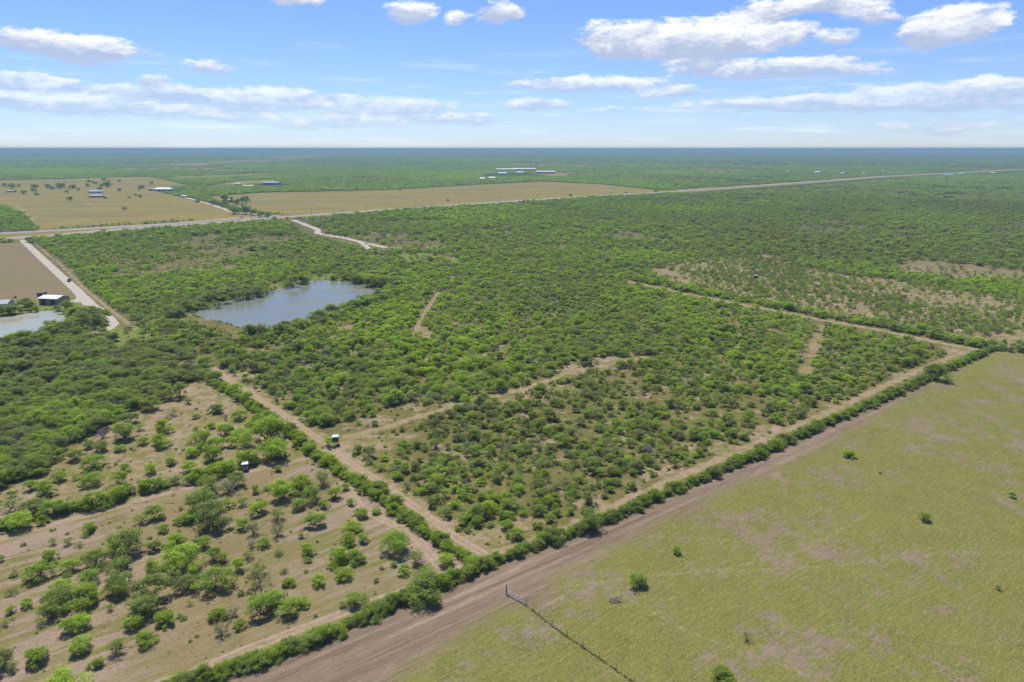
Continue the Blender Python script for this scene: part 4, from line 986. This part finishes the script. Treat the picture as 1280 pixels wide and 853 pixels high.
# ------------------------------------------------------------------ sky
w = bpy.data.worlds.new('World'); sc.world = w; w.use_nodes = True; w.node_tree.nodes.clear()
nt = NT(w.node_tree)
sky = nt.new('ShaderNodeTexSky', sky_type='NISHITA', sun_disc=False)
sky.sun_elevation = SUN_EL; sky.sun_rotation = SUN_AZ; sky.altitude = 100; sky.air_density = 1.0; sky.dust_density = .0; sky.ozone_density = 1.5
dirv = nt.new('ShaderNodeTexCoord').outputs['Generated']
sp = nt.new('ShaderNodeSeparateXYZ'); nt.l.new(dirv, sp.inputs[0])
AZ = nt.math('MULTIPLY', nt.math('ARCTAN2', sp.outputs[0], sp.outputs[1]), 180 / math.pi)
EL = nt.math('MULTIPLY', nt.math('ARCSINE', sp.outputs[2]), 180 / math.pi)
cb = nt.new('ShaderNodeCombineXYZ'); nt.l.new(AZ, cb.inputs[0]); nt.l.new(EL, cb.inputs[1]); pos = cb.outputs[0]
nA = nt.noise(nt.vec('MULTIPLY', pos, (.16, .42, 1)), 1.0, 7, .60, .2, out=1)
warp = nt.vec('MULTIPLY', nt.vec('SUBTRACT', nA, (.5, .5, .5)), (4.2, 1.5, 0))
pw = nt.vec('ADD', pos, warp)
def azel(u, v):
    a, b = (u - 640.0) / FPX, -(v - 426.5) / FPX
    dy = math.cos(PITCH) + b * math.sin(PITCH); dz = -math.sin(PITCH) + b * math.cos(PITCH); n = math.sqrt(a * a + dy * dy + dz * dz)
    return math.degrees(math.atan2(a, dy)), math.degrees(math.asin(dz / n))
CLOUDS = [  # photo px centre, half width, half height, strength
    (40, 50, 70, 17, 1.0), (125, 62, 70, 18, 1.0), (258, 84, 36, 11, .8), (50, 103, 70, 13, 1.0), (200, 101, 24, 9, .9), (190, 115, 80, 11, .9), (330, 123, 110, 15, .9), (90, 130, 130, 15, .8), (20, 122, 60, 10, .8), (250, 140, 100, 10, .7),
    (480, 136, 100, 14, .8), (420, 152, 130, 9, .62), (580, 150, 60, 8, .7), (370, -2, 40, 8, 1.0), (512, 14, 36, 14, 1.0), (625, 18, 30, 15, 1.0), (575, 22, 18, 9, .7), (775, 48, 62, 22, .95), (880, 50, 110, 28, 1.1), (985, 42, 50, 13, .8), (980, 88, 130, 15, 1.0), (870, 84, 50, 10, .7), (1000, 9, 110, 14, .95),
    (1085, 20, 40, 14, .8), (1185, 36, 70, 26, 1.05), (1050, 45, 25, 10, .7), (740, 105, 130, 11, .85), (850, 116, 60, 8, .8), (672, 130, 46, 9, .85), (1180, 112, 130, 14, .95), (1080, 130, 160, 13, .8), (1260, 104, 60, 12, .75), (1220, 124, 100, 16, .85), (950, 132, 160, 10, .7), (1180, 160, 120, 9, .6), (760, 140, 60, 6, .55)]
sb, svv = None, None
for u, v, rx, ry, st in CLOUDS:
    a0, e0 = azel(u, v); a1, e1 = azel(u + rx, v)[0] - a0, e0 - azel(u, v + ry)[1]
    s = (1 / (a1 * 1.18), 1 / (e1 * 1.3), 0)
    q = nt.vec('MULTIPLY_ADD', pw, s, (-a0 * s[0], -e0 * s[1], 0))
    b = nt.math('MULTIPLY', nt.math('SUBTRACT', 1.0, nt.vec('DOT_PRODUCT', q, q, out=1), clamp=True), st)
    qv = nt.vec('SCALE', q, scale=b)
    sb = b if sb is None else nt.math('ADD', sb, b); svv = qv if svv is None else nt.vec('ADD', svv, qv)
# the same kind of clouds over the rest of the sky
out_m = nt.math('MAXIMUM', nt.ramp(nt.math('ABSOLUTE', AZ), 40, 46), nt.ramp(EL, 13.5, 16.5))
gen = nt.ramp(nt.noise(nt.vec('MULTIPLY', pos, (.055, .14, 1)), 1.0, 3, .5), .56, .74)
gen = nt.math('MULTIPLY', nt.math('MULTIPLY', gen, out_m), nt.ramp(EL, .5, 3))
sb = nt.math('ADD', sb, gen)
tex = nt.noise(nt.vec('ADD', nt.vec('MULTIPLY', pos, (.50, 1.35, 1)), nt.vec('SCALE', nA, scale=1.1)), 1.0, 9, .68)
dens = nt.math('MULTIPLY_ADD', nt.math('SUBTRACT', tex, .5), 1.9, sb)
alpha = nt.math('MULTIPLY', nt.ramp(dens, .18, .72), nt.ramp(sb, .0, .25))
vy = nt.new('ShaderNodeSeparateXYZ'); nt.l.new(nt.vec('SCALE', svv, scale=nt.math('DIVIDE', 1.0, nt.math('MAXIMUM', sb, .05))), vy.inputs[0])
lit = nt.ramp(nt.math('ADD', nt.math('ADD', vy.outputs[1], nt.math('MULTIPLY', nt.math('SUBTRACT', tex, .5), 2.8)), -.10), -.6, .62)
ccol = nt.mix(lit, (4.9, 5.7, 7.6), (10.6, 10.7, 10.9))
wisp = nt.ramp(nt.noise(nt.vec('MULTIPLY', pos, (.10, 1.1, 1)), 1.0, 5, .6), .5, .8)
wisp = nt.math('MULTIPLY', nt.math('MULTIPLY', wisp, .75), nt.math('SUBTRACT', 1.0, nt.ramp(EL, 3, 9)))
skyc = nt.vec('MULTIPLY', sky.outputs[0], (.76, .93, 1.42))
skyc = nt.mix(wisp, skyc, (9.5, 10.4, 12.0))
skyc = nt.mix(nt.math('MULTIPLY', alpha, nt.math('MULTIPLY_ADD', nt.ramp(EL, 2.0, 8.0), .42, .53)), skyc, ccol)
bg = nt.new('ShaderNodeBackground'); nt.l.new(skyc, bg.inputs[0]); bg.inputs[1].default_value = SKY_STRENGTH
wo = nt.new('ShaderNodeOutputWorld'); nt.l.new(bg.outputs[0], wo.inputs[0])
w.cycles.sampling_method = 'MANUAL'; w.cycles.sample_map_resolution = 512

# ------------------------------------------------------------------ haze
hz = MB().box(-70000, 70000, -70000, 70000, -3.0, 96.0).build('haze', None)
m, nt, out = new_mat('haze_air')
pvn = nt.new('ShaderNodeVolumePrincipled'); pvn.inputs['Color'].default_value = (.32, .51, .62, 1); pvn.inputs['Density'].default_value = 1.5e-4; pvn.inputs['Anisotropy'].default_value = 0.0
nt.l.new(pvn.outputs[0], out.inputs['Volume'])
hz.data.materials.append(m); tag(hz, 'thin blue haze over the distant land', 'haze', kind='stuff')
